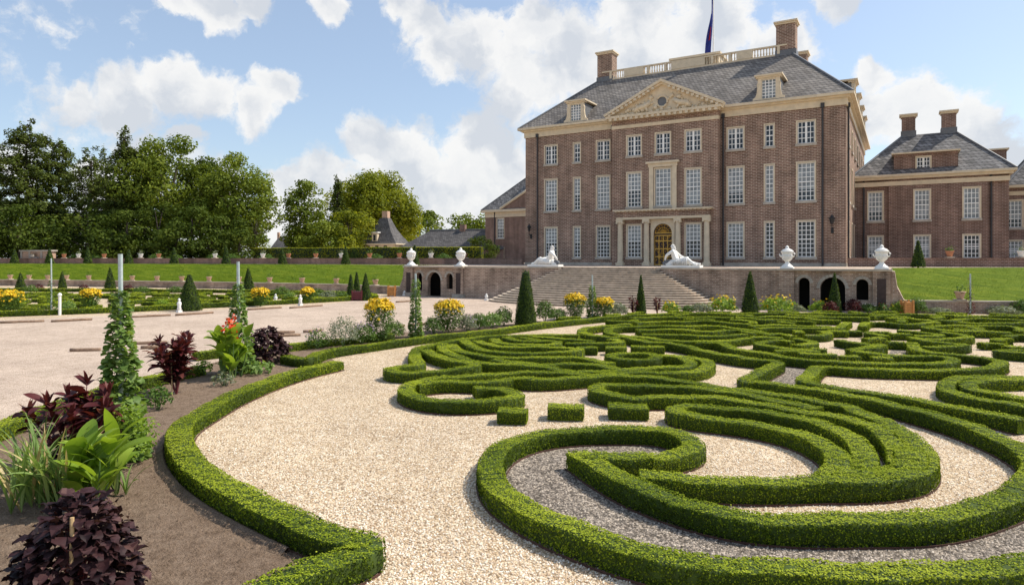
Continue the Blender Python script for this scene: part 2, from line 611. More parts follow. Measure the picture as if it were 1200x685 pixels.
def leaf_mat(name, stops, trans=.28, rough=.55, spec=.3):
    m, nt, b = new_mat(name)
    at = nt.nodes.new('ShaderNodeAttribute')
    at.attribute_name = 'tint'
    c = ramp(nt, at.outputs['Fac'], stops)
    nt.links.new(c, b.inputs['Base Color'])
    b.inputs['Roughness'].default_value = rough
    b.inputs['Specular IOR Level'].default_value = spec
    tr = nt.nodes.new('ShaderNodeBsdfTranslucent')
    g = nt.nodes.new('ShaderNodeMix'); g.data_type = 'RGBA'; g.blend_type = 'MULTIPLY'; g.inputs['Factor'].default_value = 1
    nt.links.new(c, g.inputs[6]); g.inputs[7].default_value = (1.5, 1.45, .7, 1)
    nt.links.new(g.outputs[2], tr.inputs['Color'])
    mx = nt.nodes.new('ShaderNodeMixShader'); mx.inputs[0].default_value = trans
    nt.links.new(b.outputs[0], mx.inputs[1]); nt.links.new(tr.outputs[0], mx.inputs[2])
    nt.links.new(mx.outputs[0], nt.nodes['Material Output'].inputs[0])
    return m


def G(*cols):
    n = len(cols)
    return [(i / (n - 1), c) for i, c in enumerate(cols)]


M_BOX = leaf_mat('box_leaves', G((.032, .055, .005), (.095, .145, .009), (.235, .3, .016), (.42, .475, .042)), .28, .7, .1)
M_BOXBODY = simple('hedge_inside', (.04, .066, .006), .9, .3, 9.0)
M_TOPI = leaf_mat('yew_leaves', G((.022, .042, .006), (.045, .08, .01), (.075, .12, .015), (.125, .175, .025)), .25, .65, .15)
M_TOPIB = simple('yew_inside', (.012, .025, .007), .9, .3, 9.0)
M_TREE_A = leaf_mat('oak_leaves', G((.06, .09, .011), (.112, .154, .018), (.172, .22, .026), (.25, .285, .04)), .3, .65, .15)
M_TREE_B = leaf_mat('linden_leaves', G((.08, .105, .01), (.155, .185, .014), (.24, .265, .02), (.35, .35, .032)), .38, .65, .15)
M_TREE_C = leaf_mat('cedar_needles', G((.045, .066, .014), (.074, .102, .02), (.11, .142, .028), (.165, .19, .04)), .22, .7, .12)
M_TREE_D = leaf_mat('shade_leaves', G((.03, .05, .007), (.055, .085, .011), (.08, .115, .015), (.12, .15, .022)), .25, .7, .12)
M_GREEN = leaf_mat('garden_leaves', G((.035, .075, .012), (.065, .13, .018), (.1, .18, .026), (.155, .24, .045)), .32)
M_LIME = leaf_mat('lime_leaves', G((.1, .17, .018), (.16, .26, .026), (.23, .34, .036), (.32, .42, .07)), .4)
M_GREY = leaf_mat('grey_leaves', G((.11, .14, .085), (.17, .2, .13), (.25, .28, .19), (.36, .37, .28)), .3)
M_VINE = leaf_mat('vine_leaves', G((.065, .125, .025), (.12, .205, .042), (.185, .28, .065), (.28, .37, .12)), .34)
M_PURPLE = leaf_mat('perilla_leaves', G((.012, .004, .006), (.028, .01, .012), (.055, .024, .026), (.12, .062, .056)), .12, .6, .2)
M_MAROON = leaf_mat('amaranth_leaves', G((.03, .007, .009), (.065, .012, .015), (.115, .022, .024), (.18, .06, .05)), .28, .55, .25)
M_YELLOW = leaf_mat('yellow_petals', G((.55, .33, .008), (.7, .47, .01), (.8, .57, .02), (.85, .66, .06)), .2)
M_RED = leaf_mat('red_petals', G((.5, .02, .01), (.7, .04, .015), (.8, .1, .03), (.85, .16, .05)), .2)
M_LILAC = leaf_mat('lilac_petals', G((.16, .1, .22), (.25, .17, .33), (.34, .25, .42), (.42, .33, .5)), .2)
M_CREAMF = leaf_mat('cream_petals', G((.6, .55, .42), (.7, .66, .52), (.8, .76, .64), (.85, .83, .75)), .2)
M_LEEK = leaf_mat('leek_blades', G((.09, .16, .04), (.15, .24, .06), (.21, .31, .085), (.3, .39, .14)), .32)
M_TURF = leaf_mat('turf_blades', G((.07, .12, .008), (.1, .16, .01), (.135, .195, .013), (.18, .23, .022)), .25, .7, .1)
# ------------------------------------------------------------------ the setting: ground, terraces, banks
TZ = 2.87                                     # terrace level above the garden
GN = 1600


def sheet(name, poly, z, mat, kind='structure'):
    vs = [Vector((p[0], p[1], 0)) for p in poly]
    fs = []
    for t in tessellate_polygon([vs]):
        a, b, c = [vs[i] for i in t]
        fs.append(tuple(t) if (b - a).cross(c - a).z > 0 else tuple(t[::-1]))
    zz = z if hasattr(z, '__len__') else [z] * len(poly)
    mb = MB().add([(p[0], p[1], q) for p, q in zip(poly, zz)], fs)
    return tag(mb.build(name, mat), kind=kind)


sheet('garden_ground', [(-GN, -GN), (GN, -GN), (GN, GN), (-GN, GN)], 0, M_GRAVEL)

LW = [far(-420, 100), far(-100, 90.5), far(0, 88), far(100, 85), far(260, 79), far(400, 72), (-20.45, -15.2)]     # foot of the left bank
LT = [far(-420, 112), far(-100, 98), far(0, 95), far(100, 92), far(260, 86), far(400, 80), (-20.45, -7.0)]         # top of the left bank
RW_ = [(20.46, -15.7), far(1130, 43.4), far(1200, 42.8), far(1330, 42.4), far(1500, 42)]
RT = [(20.46, -8.0), far(1130, 52.5), far(1200, 53), far(1330, 53.5), far(1500, 54)]
PX = .3                                       # the palace axis
PYW = -16.2                                   # plane of the terrace wall
STAIR_TOP = -15.5
fl = [(-20.45, PYW), (-13.6, PYW)] + [(-13.6 + 9.55 * t, PYW + .75 * t * t) for t in (.33, .66, 1)]
fr = [(-x, y) for (x, y) in fl[::-1]]
terr = LT + fl + fr + RT + [(GN, 60), (GN, GN), (-GN, GN), (-GN, 60)]
sheet('terrace', terr, TZ, M_PATH)

# central walk between the two gardens: pinker, finer gravel
walk = [spot(-300, 500), spot(-60, 512), spot(0, 503), spot(52, 482), spot(120, 460), spot(180, 445), spot(235, 432), spot(300, 412), spot(400, 400), spot(470, 391),
        spot(540, 384), spot(640, 376), spot(745, 369), spot(830, 366.7), spot(1000, 367), spot(1060, 368)]
walk += [(20.2, PYW + .1), (-20.2, PYW + .1), far(466, 64), spot(440, 349), spot(385, 356), spot(250, 363), spot(120, 370), spot(0, 375), spot(-300, 386)]
sheet('gravel_walk', walk, .006, M_PATH)


def bank(name, foot, top, zf):
    mb = MB()
    nx, ny = [], []
    rows = 9
    grid = []
    fine_f, fine_t = [], []
    for (a, b, c, d) in zip(foot[:-1], foot[1:], top[:-1], top[1:]):
        for k in range(12):
            t = k / 12
            fine_f.append((a[0] + (b[0] - a[0]) * t, a[1] + (b[1] - a[1]) * t))
            fine_t.append((c[0] + (d[0] - c[0]) * t, c[1] + (d[1] - c[1]) * t))
    fine_f.append(foot[-1]); fine_t.append(top[-1])
    rg = random.Random(4)
    vs = []
    for (a, b) in zip(fine_f, fine_t):
        for r in range(rows):
            t = r / (rows - 1)
            z = zf + (TZ + .012 - zf) * (t ** .9)
            vs.append((a[0] + (b[0] - a[0]) * t, a[1] + (b[1] - a[1]) * t, z + (rg.uniform(-.03, .03) if 0 < r < rows - 1 else 0)))
    fs = []
    for i in range(len(fine_f) - 1):
        for r in range(rows - 1):
            p = i * rows + r
            fs.append((p, p + rows, p + rows + 1, p + 1))
    mb.add(vs, fs)
    return tag(mb.build(name, M_LAWN, smooth=True), kind='structure')


bank('grass_bank', LW, LT, .74)
bank('grass_bank', RW_, RT, .76)


def turf(foot, top, zf, n, size, seed, lab):
    """uneven grass blades standing out of a mown bank"""
    rng = np.random.RandomState(seed)
    A, B = np.array(foot), np.array(top)
    i = rng.randint(0, len(A) - 1, n * 3)
    L = np.linalg.norm(A[1:] - A[:-1], axis=1)
    i = rng.choice(len(L), n, p=L / L.sum())
    f = rng.uniform(0, 1, n)[:, None]; t = rng.uniform(0, 1.01, n)
    a = A[i] * (1 - f) + A[i + 1] * f; b = B[i] * (1 - f) + B[i + 1] * f
    P = np.column_stack([a + (b - a) * t[:, None], zf + (TZ + .012 - zf) * t ** .9 + size * .15])
    N = np.column_stack([rng.normal(0, 1, (n, 2)), rng.uniform(.8, 2.0, n)])
    V, F = leaf_quads(rng, P, N, np.full(n, size), .45, .3)
    tt = np.clip(.45 + .22 * np.sin(P[:, 0] * .9 + 3 * np.sin(P[:, 1] * .35)) + .18 * np.sin(t * 19 + P[:, 0] * .15) + rng.normal(0, .18, n), 0, 1)
    o = link(bpy.data.objects.new('turf', np_mesh('turf', V, [F], M_TURF, tt)))
    tag(o, lab, 'grass', kind='stuff')


turf(LW[2:], LT[2:], .74, 11000, .12, 1, 'short mown grass on the long bank beside the far parterre')
turf(RW_[:4], RT[:4], .76, 11000, .065, 2, 'short mown grass on the bank below the right wing')


def offset_line(P, d):
    out = []
    for i, p in enumerate(P):
        a, b = P[max(i - 1, 0)], P[min(i + 1, len(P) - 1)]
        t = Vector((b[0] - a[0], b[1] - a[1])).normalized()
        out.append((p[0] + t.y * d, p[1] - t.x * d))
    return out


def run_wall(name, line, thick, z0, z1, mat, label, cat, cope=.1, cmat=None):
    """brick wall along a line with a stone coping on top"""
    root = empty(name, (line[0][0], line[0][1], z0), 0, label, cat)
    ox, oy = line[0]
    loc = [(p[0] - ox, p[1] - oy) for p in line]
    a, b = offset_line(loc, thick / 2), offset_line(loc, -thick / 2)
    MB().prism(a + b[::-1], 0, z1 - z0 - cope, 0).build('wall', mat, root)
    a, b = offset_line(loc, thick / 2 + .06), offset_line(loc, -thick / 2 - .06)
    MB().prism(a + b[::-1], z1 - z0 - cope + .002, z1 - z0, 0).build('coping', cmat or M_COPING, root)
    return root


run_wall('retaining_wall', LW, .35, 0, .82, M_BRICK_WALL, 'low brick retaining wall at the foot of the grass bank beside the far parterre', 'wall')
run_wall('retaining_wall', RW_, .35, 0, .84, M_BRICK_WALL, 'low brick retaining wall at the foot of the grass bank below the right wing', 'wall')
PARL = [far(-420, 116), far(-100, 101), far(0, 97.5), far(100, 94.5), far(260, 88.5), far(400, 83), far(470, 80), far(560, 79.5), (PX - 16.7, -.25)]
PARR = [(PX + 16.7, -.4), far(1060, 57.5), far(1130, 56.5), far(1200, 56), far(1330, 56), far(1500, 56)]
run_wall('terrace_wall', PARL, .4, TZ, TZ + .76, M_BRICK_RED, 'long low brick wall along the top of the grass bank before the trees', 'wall', .07, M_BRICK_RED)
run_wall('terrace_wall', PARR, .4, TZ, TZ + .78, M_BRICK_RED, 'low brick wall on the terrace in front of the right wing', 'wall', .07, M_BRICK_RED)

# ------------------------------------------------------------------ windows
WIN_CACHE = {}
WRNG = random.Random(21)


def window_meshes(w, h, cols, rows, pale, cross):
    key = (w, h, cols, rows, pale, cross)
    if key in WIN_CACHE:
        return WIN_CACHE[key]
    c = .13                                    # stone casing
    fr_ = MB()
    fr_.box(-w / 2 - c, -w / 2, -.05, .12, 0, h)
    fr_.box(w / 2, w / 2 + c, -.05, .12, 0, h)
    fr_.box(-w / 2 - c, w / 2 + c, -.052, .12, h + .001, h + c)
    si = MB().box(-w / 2 - c - .06, w / 2 + c + .06, -.15, .12, -.24, -.003)
    sa = MB()
    s = .075
    sa.box(-w / 2, -w / 2 + s, .1, .17, 0, h); sa.box(w / 2 - s, w / 2, .1, .17, 0, h)
    sa.box(-w / 2 + s, w / 2 - s, .1, .17, 0, s); sa.box(-w / 2 + s, w / 2 - s, .1, .17, h - s, h)
    if cross:
        sa.box(-.09, .09, .095, .168, s, h - s)
    else:
        sa.box(-w / 2 + s, w / 2 - s, .095, .168, h * .5 - .05, h * .5 + .05)
    bt = .06
    for k in range(1, cols):
        x = -w / 2 + w * k / cols
        if cross and abs(x) < .05: continue
        sa.box(x - bt / 2, x + bt / 2, .12, .166, s, h - s)
    for k in range(1, rows):
        z = h * k / rows
        if not cross and abs(z - h * .5) < .06: continue
        sa.box(-w / 2 + s, w / 2 - s, .122, .165, z - bt / 2, z + bt / 2)
    pa = MB().quad((-w / 2, .16, 0), (w / 2, .16, 0), (w / 2, .16, h), (-w / 2, .16, h))
    ms = (fr_.mesh('window', M_SAND), si.mesh('sill', M_STONE), sa.mesh('sash_bars', M_WHITE), pa.mesh('pane', M_GLASS))
    WIN_CACHE[key] = ms
    return ms


def add_window(parent, x, y, z, w, h, cols, rows, pale=False, cross=False, rz=0.0, name='window'):
    f, si, sa, pa = window_meshes(w, h, cols, rows, pale, cross)
    o = bpy.data.objects.new(name, f)
    link(o, parent)
    o.location = (x, y, z); o.rotation_euler = (0, 0, rz)
    for n, me in (('sill', si), ('sash_bars', sa), ('pane', pa)):
        c = bpy.data.objects.new(n, me)
        link(c, o)
    if pale or WRNG.random() < .3:          # pale pane over part of the glass: reflected sky put into its colour
        fr_b = round(WRNG.choice((1.0, 1.0, .82, .7, .55)) if pale else WRNG.choice((.3, .5)), 2)
        kb = ('pale_pane', w, h, fr_b)
        if kb not in WIN_CACHE:
            WIN_CACHE[kb] = MB().quad((-w / 2, .155, h * (1 - fr_b)), (w / 2, .155, h * (1 - fr_b)), (w / 2, .155, h), (-w / 2, .155, h)).mesh('pale_pane', M_GLASS_PALE)
        link(bpy.data.objects.new('pale_pane', WIN_CACHE[kb]), o)
    return o


def facade(parent, name, x0, x1, z0, z1, wins, mat, loc=(0, 0, 0), rz=0.0, extra=()):
    """brick wall with real openings; wins: (xc, z, w, h, cols, rows, pale, cross)"""
    holes = [rect(q[0] - q[2] / 2, q[0] + q[2] / 2, q[1], q[1] + q[3]) for q in wins] + list(extra)
    o = wall_holes(rect(x0, x1, z0, z1), holes, 0, .3).build(name, mat, parent, loc=loc)
    o.rotation_euler = (0, 0, rz)
    ca, sa = math.cos(rz), math.sin(rz)
    for q in wins:
        add_window(parent, loc[0] + q[0] * ca, loc[1] + q[0] * sa, loc[2] + q[1], *q[2:], rz=rz)
    return o


def dentils(mb, x0, x1, y0, y1, z0, z1, step):
    n = max(1, int((x1 - x0) / step))
    for k in range(n):
        x = x0 + (k + .25) * (x1 - x0) / n
        mb.box(x, x + (x1 - x0) / n * .5, y0, y1, z0, z1)


def hip_roof(name, parent, x0, x1, y0, y1, z0, tx0, tx1, ty0, ty1, z1, mat):
    mb = MB()
    a = [(x0, y0, z0), (x1, y0, z0), (x1, y1, z0), (x0, y1, z0)]
    b = [(tx0, ty0, z1), (tx1, ty0, z1), (tx1, ty1, z1), (tx0, ty1, z1)]
    mb.add(a + b, [(0, 1, 5, 4), (1, 2, 6, 5), (2, 3, 7, 6), (3, 0, 4, 7), (4, 5, 6, 7), (3, 2, 1, 0)])
    r = mb.build(name, mat, parent)
    for p, q in zip(a, b):
        MB().tube([Vector(p) + Vector((0, 0, .03)), Vector(q) + Vector((0, 0, .03))], .12, 6).build('hip_ridge', M_LEAD, r)
    return r


def chimney(parent, x, y, z, w, d, h, mat=M_BRICK):
    c = MB().box(x - w / 2, x + w / 2, y - d / 2, y + d / 2, z + .5, z + h - .3).build('chimney', mat, parent)
    MB().box(x - w / 2 - .08, x + w / 2 + .08, y - d / 2 - .08, y + d / 2 + .08, z - .9, z + .55).build('lead_apron', M_LEAD, c)
    k = MB()
    k.box(x - w / 2 - .1, x + w / 2 + .1, y - d / 2 - .1, y + d / 2 + .1, z + h - .34, z + h - .17)
    k.box(x - w / 2 - .22, x + w / 2 + .22, y - d / 2 - .22, y + d / 2 + .22, z + h - .168, z + h)
    k.build('cap', M_SAND, c)
    return c


# ------------------------------------------------------------------ the palace
def build_palace():
    P = empty('palace', (PX, 0, TZ), 0, 'large three-storey brick palace with cream pediment, slate hip roof and roof balustrade', 'palace')
    HW, RWD, DEP = 16.5, 5.5, 34.0
    ZF, ZC = 14.58, 15.5
    g, mfl, tfl = (.86, 3.3), (6.07, 3.5), (11.35, 2.05)
    W1, W2 = 1.45, .74

    def col(xc, w, pale_g=False, nc=4):
        return [(xc, g[0], w, g[1], nc, 8, pale_g, False), (xc, mfl[0], w, mfl[1], nc, 8, True, False),
                (xc, tfl[0], w, tfl[1], 4 if nc > 2 else 2, 4, False, nc > 2)]
    left = col(-13.2, W1) + col(-10.0, W2, False, 2) + col(-6.9, W1)
    right = col(6.9, W1, True) + col(10.0, W2, False, 2) + col(13.2, W1)
    facade(P, 'front_wall', -HW, -RWD, 0, ZF, left, M_BRICK)
    facade(P, 'front_wall', RWD, HW, 0, ZF, right, M_BRICK)
    mid = []
    for x in (-3.05, 3.05):
        mid += [(x, g[0], W1, g[1], 4, 8, False, False), (x, mfl[0], W1, mfl[1], 4, 8, True, False), (x, tfl[0], W1, tfl[1], 4, 4, False, True)]
    mid += [(0, mfl[0], 1.6, 3.75, 4, 8, True, False), (0, tfl[0], W1, tfl[1], 4, 4, False, True)]
    door = arch(0, 1.9, .02, 4.25, 12)
    facade(P, 'centre_wall', -RWD, RWD, 0, ZC, mid, M_BRICK, (0, -1, 0), extra=[door])
    w = MB()
    w.quad((-RWD, 0, 0), (-RWD, -1, 0), (-RWD, -1, ZC), (-RWD, 0, ZC)); w.quad((RWD, -1, 0), (RWD, 0, 0), (RWD, 0, ZC), (RWD, -1, ZC))
    w.build('return_wall', M_BRICK, P)
    # sides and back
    side = []
    for y in (3.5, 8.2, 12.9, 17.6, 22.3, 27.0, 31.0):
        side += [(y, g[0], W1, g[1], 4, 8, False, False), (y, mfl[0], W1, mfl[1], 4, 8, True, False), (y, tfl[0], W1, tfl[1], 4, 4, False, True)]
    facade(P, 'side_wall', 0, DEP, 0, ZF, side, M_BRICK, (HW, 0, 0), R(90))
    MB().quad((-HW, DEP, 0), (-HW, 0, 0), (-HW, 0, ZF), (-HW, DEP, ZF)).build('side_wall', M_BRICK, P)
    MB().quad((HW, DEP, 0), (-HW, DEP, 0), (-HW, DEP, ZF), (HW, DEP, ZF)).build('back_wall', M_BRICK, P)
    # stone plinth
    pl = MB().box(-HW - .06, -RWD, -.06, .04, 0, .3).box(RWD, HW + .06, -.06, .04, 0, .3).box(HW - .04, HW + .06, .05, DEP, 0, .3)
    pl.build('plinth', M_STONE, P)
    # main cornice, two lengths and the side
    for s in (-1, 1):
        k = MB()
        x0, x1 = sorted((s * RWD, s * (HW + .12)))
        k.box(x0, x1, -.12, .3, ZF - .05, ZC - .32)
        x0, x1 = sorted((s * (RWD + .02), s * (HW + .35)))
        k.box(x0, x1, -.36, .3, ZC - .318, ZC - .14)
        x0, x1 = sorted((s * (RWD + .03), s * (HW + .7)))
        k.box(x0, x1, -.7, .3, ZC - .138, ZC + .1)
        k.build('cornice', M_SAND, P)
        k = MB()
        x0, x1 = sorted((s * (HW - .3), s * (HW + .122)))
        k.box(x0, x1, .31, DEP, ZF - .05, ZC - .32)
        x0, x1 = sorted((s * (HW - .3), s * (HW + .36)))
        k.box(x0, x1, .31, DEP, ZC - .318, ZC - .14)
        x0, x1 = sorted((s * (HW - .3), s * (HW + .71)))
        k.box(x0, x1, .31, DEP + .6, ZC - .138, ZC + .1)
        k.build('cornice', M_SAND, P)
    # roof
    ZT = 22.1
    roof = hip_roof('roof', P, -HW - .62, HW + .62, -.62, DEP + .5, ZC + .06, -11.0, 11.0, 8.0, 26.0, ZT, M_SLATE)
    # balustrade on the flat of the roof
    zb = ZT
    bal = empty('balustrade', (0, 0, 0)); bal.parent = P
    ra = MB()
    for (x0, x1, y0, y1) in ((-10.4, 10.4, 8.05, 8.3), (-10.4, 10.4, 25.7, 25.95), (-10.9, -10.65, 9.0, 25), (10.65, 10.9, 9.0, 25)):
        ra.box(x0, x1, y0, y1, zb + .02, zb + .2); ra.box(x0 - .03, x1 + .03, y0 - .03, y1 + .03, zb + 1.0, zb + 1.16)
    ra.build('rail', M_SAND, bal)
    for x0, x1 in ((-7.6, -5.2), (-1.9, 1.9), (5.3, 7.0)):
        MB().box(x0, x1, 8.0, 8.34, zb + .21, zb + .99).build('panel', M_SAND, bal)
    for x in (-9.3, -4.6, -2.6, 2.7, 4.6, 9.6):
        MB().box(x - .14, x + .14, 8.01, 8.33, zb + .2, zb + .995).build('pedestal', M_SAND, bal)
    bs = MB()
    xs = np.arange(-10.2, 10.2, .3)
    for x in xs:
        if any(a - .1 < x < b + .1 for a, b in ((-7.6, -5.2), (-1.9, 1.9), (5.3, 7.0))): continue
        bs.lathe([(.05, 0), (.09, .2), (.05, .45), (.07, .8)], float(x), 8.17, zb + .2, 6)
    for y in np.arange(9.3, 25, .32):
        for x in (-10.78, 10.78):
            bs.lathe([(.05, 0), (.09, .2), (.05, .45), (.07, .8)], x, float(y), zb + .2, 5)
    tag(bs.build('balusters', M_SAND, bal), kind='stuff')
    # belvedere hatch box behind the balustrade
    bv = MB().box(-2.1, 3.3, 8.6, 12, zb, zb + 1.35).build('belvedere', M_SAND, P)
    MB().box(-2.3, 3.5, 8.42, 12.2, zb + 1.352, zb + 1.6).build('belvedere_cornice', M_SAND, bv)
    # chimneys
    for x, y in ((-10.1, 8.9), (10.3, 8.9), (10.6, 17.5), (-10.6, 17.5), (10.4, 25.0), (-10.4, 25.0)):
        chimney(P, x, y, ZT, 1.9 if y < 10 else 1.5, 1.6, 3.6 if y < 10 else 2.6)

    # dormers
    def dormer(x, y, rz):
        d = empty('dormer', (x, y, ZC + .12), rz); d.parent = P
        f = MB()
        f.box(-.98, -.62, 0, .3, 0, 2.15); f.box(.62, .98, 0, .3, 0, 2.15); f.box(-.615, .615, 0, .3, 0, .22); f.box(-.615, .615, 0, .3, 2.0, 2.15)
        for s in (-1, 1):     # scroll volutes either side
            pts = [(s * .985, 0), (s * 1.45, 0), (s * 1.42, .28), (s * 1.2, .42), (s * 1.08, .8), (s * 1.03, 1.3), (s * 1.08, 1.6), (s * .985, 1.75)]
            if s < 0: pts = pts[::-1]
            n = len(pts)
            f.add([(p[0], .03, p[1]) for p in pts] + [(p[0], .25, p[1]) for p in pts],
                  [tuple(range(n)), tuple(range(2 * n - 1, n - 1, -1))] + [(i, n + i, n + (i + 1) % n, (i + 1) % n) for i in range(n)])
        f.build('surround', M_SAND, d)
        b = MB().box(-.97, .97, .305, 3.6, -.3, 2.1).build('cheeks', M_LEAD, d)
        h = MB().box(-1.12, 1.12, -.12, .6, 2.152, 2.3).box(-1.25, 1.25, -.25, 3.4, 2.302, 2.46)
        h.build('hood', M_SAND, d)
        gl = MB().quad((-.62, .2, .2), (.62, .2, .2), (.62, .2, 2.02), (-.62, .2, 2.02)).build('pane', M_GLASS_PALE, d)
        s_ = MB()
        for k in range(5): s_.box(-.62 + k * .31 - .035, -.62 + k * .31 + .035, .15, .19, .22, 2.0)
        for k in range(7): s_.box(-.62, .62, .152, .188, .22 + k * .296 - .03, .22 + k * .296 + .03)
        s_.build('sash_bars', M_WHITE, d)
    for x in (-10.0, 10.0): dormer(x, -.42, 0)
    for y in (6.5, 13, 19.5, 26): dormer(HW + .42, y, R(90))
    # pediment
    pd = empty('pediment', (0, 0, 0)); pd.parent = P
    zp, za, hw = ZC - .1, 18.35, 5.95
    k = MB()
    k.box(-hw, hw, -1.72, -.9, zp - .12, zp + .13); k.box(-hw + .2, hw - .2, -1.5, -.9, zp - .3, zp - .122)
    k.build('bed_cornice', M_SAND, pd)
    dt = MB(); dentils(dt, -hw + .25, hw - .25, -1.7, -1.5, zp - .36, zp - .122, .55)
    # raking cornices
    for s in (-1, 1):
        rk = MB()
        a, b = Vector((s * (hw + .1), 0, zp + .132)), Vector((0, 0, za + .12))
        d = (b - a).normalized(); nrm = Vector((-d.z, 0, d.x)) * (1 if s < 0 else -1)
        if nrm.z < 0: nrm = -nrm
        for (t0, t1, y0) in ((0, .24, -1.78), (-.2, -.002, -1.56)):
            q = [a + nrm * t0, b + Vector((0, 0, t0 * 1.1)), b + Vector((0, 0, t1 * 1.1)), a + nrm * t1]
            if s > 0: q = q[::-1]
            vs = [(p.x, y0, p.z) for p in q] + [(p.x, -.85, p.z) for p in q]
            rk.add(vs, [(3, 2, 1, 0), (4, 5, 6, 7), (0, 1, 5, 4), (1, 2, 6, 5), (2, 3, 7, 6), (3, 0, 4, 7)])
        rk.build('raking_cornice', M_SAND, pd)
        L = (b - a).length
        for i in range(1, int(L / .52)):
            c = a + d * (i * .52) - nrm * .14
            dt.box(c.x - .14, c.x + .14, -1.76, -1.56, c.z - .14, c.z + .1)
    tag(dt.build('dentils', M_SAND, pd), kind='stuff')
    MB().add([(-hw + .3, -1.2, zp + .1), (hw - .3, -1.2, zp + .1), (0, -1.2, za - .1)], [(0, 1, 2)]).build('tympanum', M_SAND, pd)
    # carved relief: lions, foliage and a central shield ring
    rl = MB(); rg = random.Random(8)
    for i in range(74):
        x = rg.uniform(-4.4, 4.4); top = (za - .45 - zp) * (1 - abs(x) / 5.3)
        if top < .35: continue
        z = zp + .22 + rg.uniform(0, 1) ** 1.6 * max(top - .35, .1)
        if (x * x + (z - zp - 1.15) ** 2) < .36: continue
        r = rg.uniform(.1, .27)
        rl.lathe([(r * .3, -r), (r * .85, -r * .5), (r, 0), (r * .8, r * .55), (r * .25, r)], x, -1.22 - r * .1, z, 7)
    for s in (-1, 1):    # two crouching animals
        rl.tube([(s * 2.9, -1.3, zp + .35), (s * 2.5, -1.34, zp + .75), (s * 1.8, -1.34, zp + .85), (s * 1.2, -1.34, zp + 1.2)], [.2, .3, .28, .22], 8)
        rl.tube([(s * 1.75, -1.34, zp + .8), (s * 1.5, -1.36, zp + .25)], [.16, .1], 6)
        rl.tube([(s * 2.6, -1.34, zp + .7), (s * 2.35, -1.36, zp + .25)], [.18, .1], 6)
    rl.build('relief', M_SAND, pd, smooth=True)
    oc = MB(); n = 20
    oc.tube([(.55 * math.cos(2 * PI * i / n), -1.3, zp + 1.15 + .55 * math.sin(2 * PI * i / n)) for i in range(n + 1)], .1, 6)
    oc.build('oculus_ring', M_SAND, pd)
    MB().add([(.5 * math.cos(2 * PI * i / n), -1.24, zp + 1.15 + .5 * math.sin(2 * PI * i / n)) for i in range(n)], [tuple(range(n))]).build('oculus', M_LEAD, pd)
    MB().add([(-hw - .1, -1.6, zp + .15), (0, -1.6, za + .36), (0, 5.2, za + .36), (-hw - .1, 0, zp + .15), (hw + .1, -1.6, zp + .15), (hw + .1, 0, zp + .15)],
             [(0, 1, 2, 3), (1, 4, 5, 2)]).build('gable_roof', M_SLATE, pd)
    MB().box(-RWD - .03, RWD + .03, -1.08, -.6, ZF - .32, ZF + .02).build('stone_band', M_SAND, P)
    # portico
    po = empty('portico', (0, 0, 0)); po.parent = P
    e = MB().box(-4.8, 4.8, -1.6, -1.002, 4.72, 4.95).box(-4.9, 4.9, -1.68, -1.002, 5.5, 5.58).box(-5.05, 5.05, -1.95, -1.002, 5.582, 5.72)
    e.build('entablature', M_SAND, po)
    MB().box(-4.75, 4.75, -1.56, -1.003, 4.952, 5.498).build('brick_frieze', M_BRICK, po)
    dd = MB(); dentils(dd, -4.95, 4.95, -1.88, -1.69, 5.49, 5.58, .4); tag(dd.build('dentils', M_SAND, po), kind='stuff')
    for x in (-4.45, -1.62, 1.62, 4.45):
        cm = MB()
        cm.lathe([(.34, .3), (.34, .38), (.28, .44), (.28, 1.6), (.25, 4.3), (.28, 4.36), (.3, 4.44)], x, -1.3, 0, 16)
        cm.box(x - .38, x + .38, -1.68, -1.003, 0, .3); cm.box(x - .36, x + .36, -1.64, -1.003, 4.44, 4.715)
        for s in (-1, 1):
            cm.tube([(x + s * .29, -1.62, 4.4), (x + s * .29, -1.1, 4.4)], .11, 8)
        cm.build('column', M_SAND, po, smooth=False)
    wall_holes(rect(-1.25, 1.25, .0, 4.715), [arch(0, 1.9, .02, 4.25, 12)], -1.12, .1, mb=MB()).build('door_surround', M_SAND, po)
    # gilded door and fanlight
    dr = MB().box(-.95, .95, -.8, -.74, .02, 4.3).build('door', M_DARKDOOR, P)
    gr = MB(); rg = random.Random(3)
    for x in (-.9, -.45, 0, .45, .9): gr.box(x - .035, x + .035, -.88, -.81, .05, 3.05)
    for z in (.1, .9, 1.7, 2.5, 3.05, 3.3): gr.box(-.93, .93, -.885, -.812, z - .045, z + .045)
    for i in range(90):
        x, z, r = rg.uniform(-.85, .85), rg.uniform(.15, 3.0), rg.uniform(.05, .13)
        m_ = 7
        a0 = rg.uniform(0, 6)
        gr.tube([(x + r * math.cos(a0 + t * .8) * (1 - t * .08), -.85, z + r * math.sin(a0 + t * .8) * (1 - t * .08)) for t in range(m_)], .025, 4)
    for i in range(8):
        a = PI * (i + .5) / 8
        gr.tube([(0, -.85, 3.35), (.85 * math.cos(a), -.85, 3.35 + .8 * math.sin(a))], .035, 4)
    for r in (.3, .55, .85):
        gr.tube([(r * math.cos(PI * i / 12), -.855, 3.33 + r * math.sin(PI * i / 12)) for i in range(13)], .04, 4)
    gr.build('gilded_grille', M_GOLD, dr)
    # stone surround of the centre window
    ws = MB()
    ws.box(-1.42, -.98, -1.16, -1.002, 5.76, 10.0); ws.box(.98, 1.42, -1.16, -1.002, 5.76, 10.0)
    ws.box(-1.5, 1.5, -1.2, -1.002, 10.002, 10.35); ws.box(-1.7, 1.7, -1.38, -1.002, 10.352, 10.55)
    ws.build('window_surround', M_SAND, P)
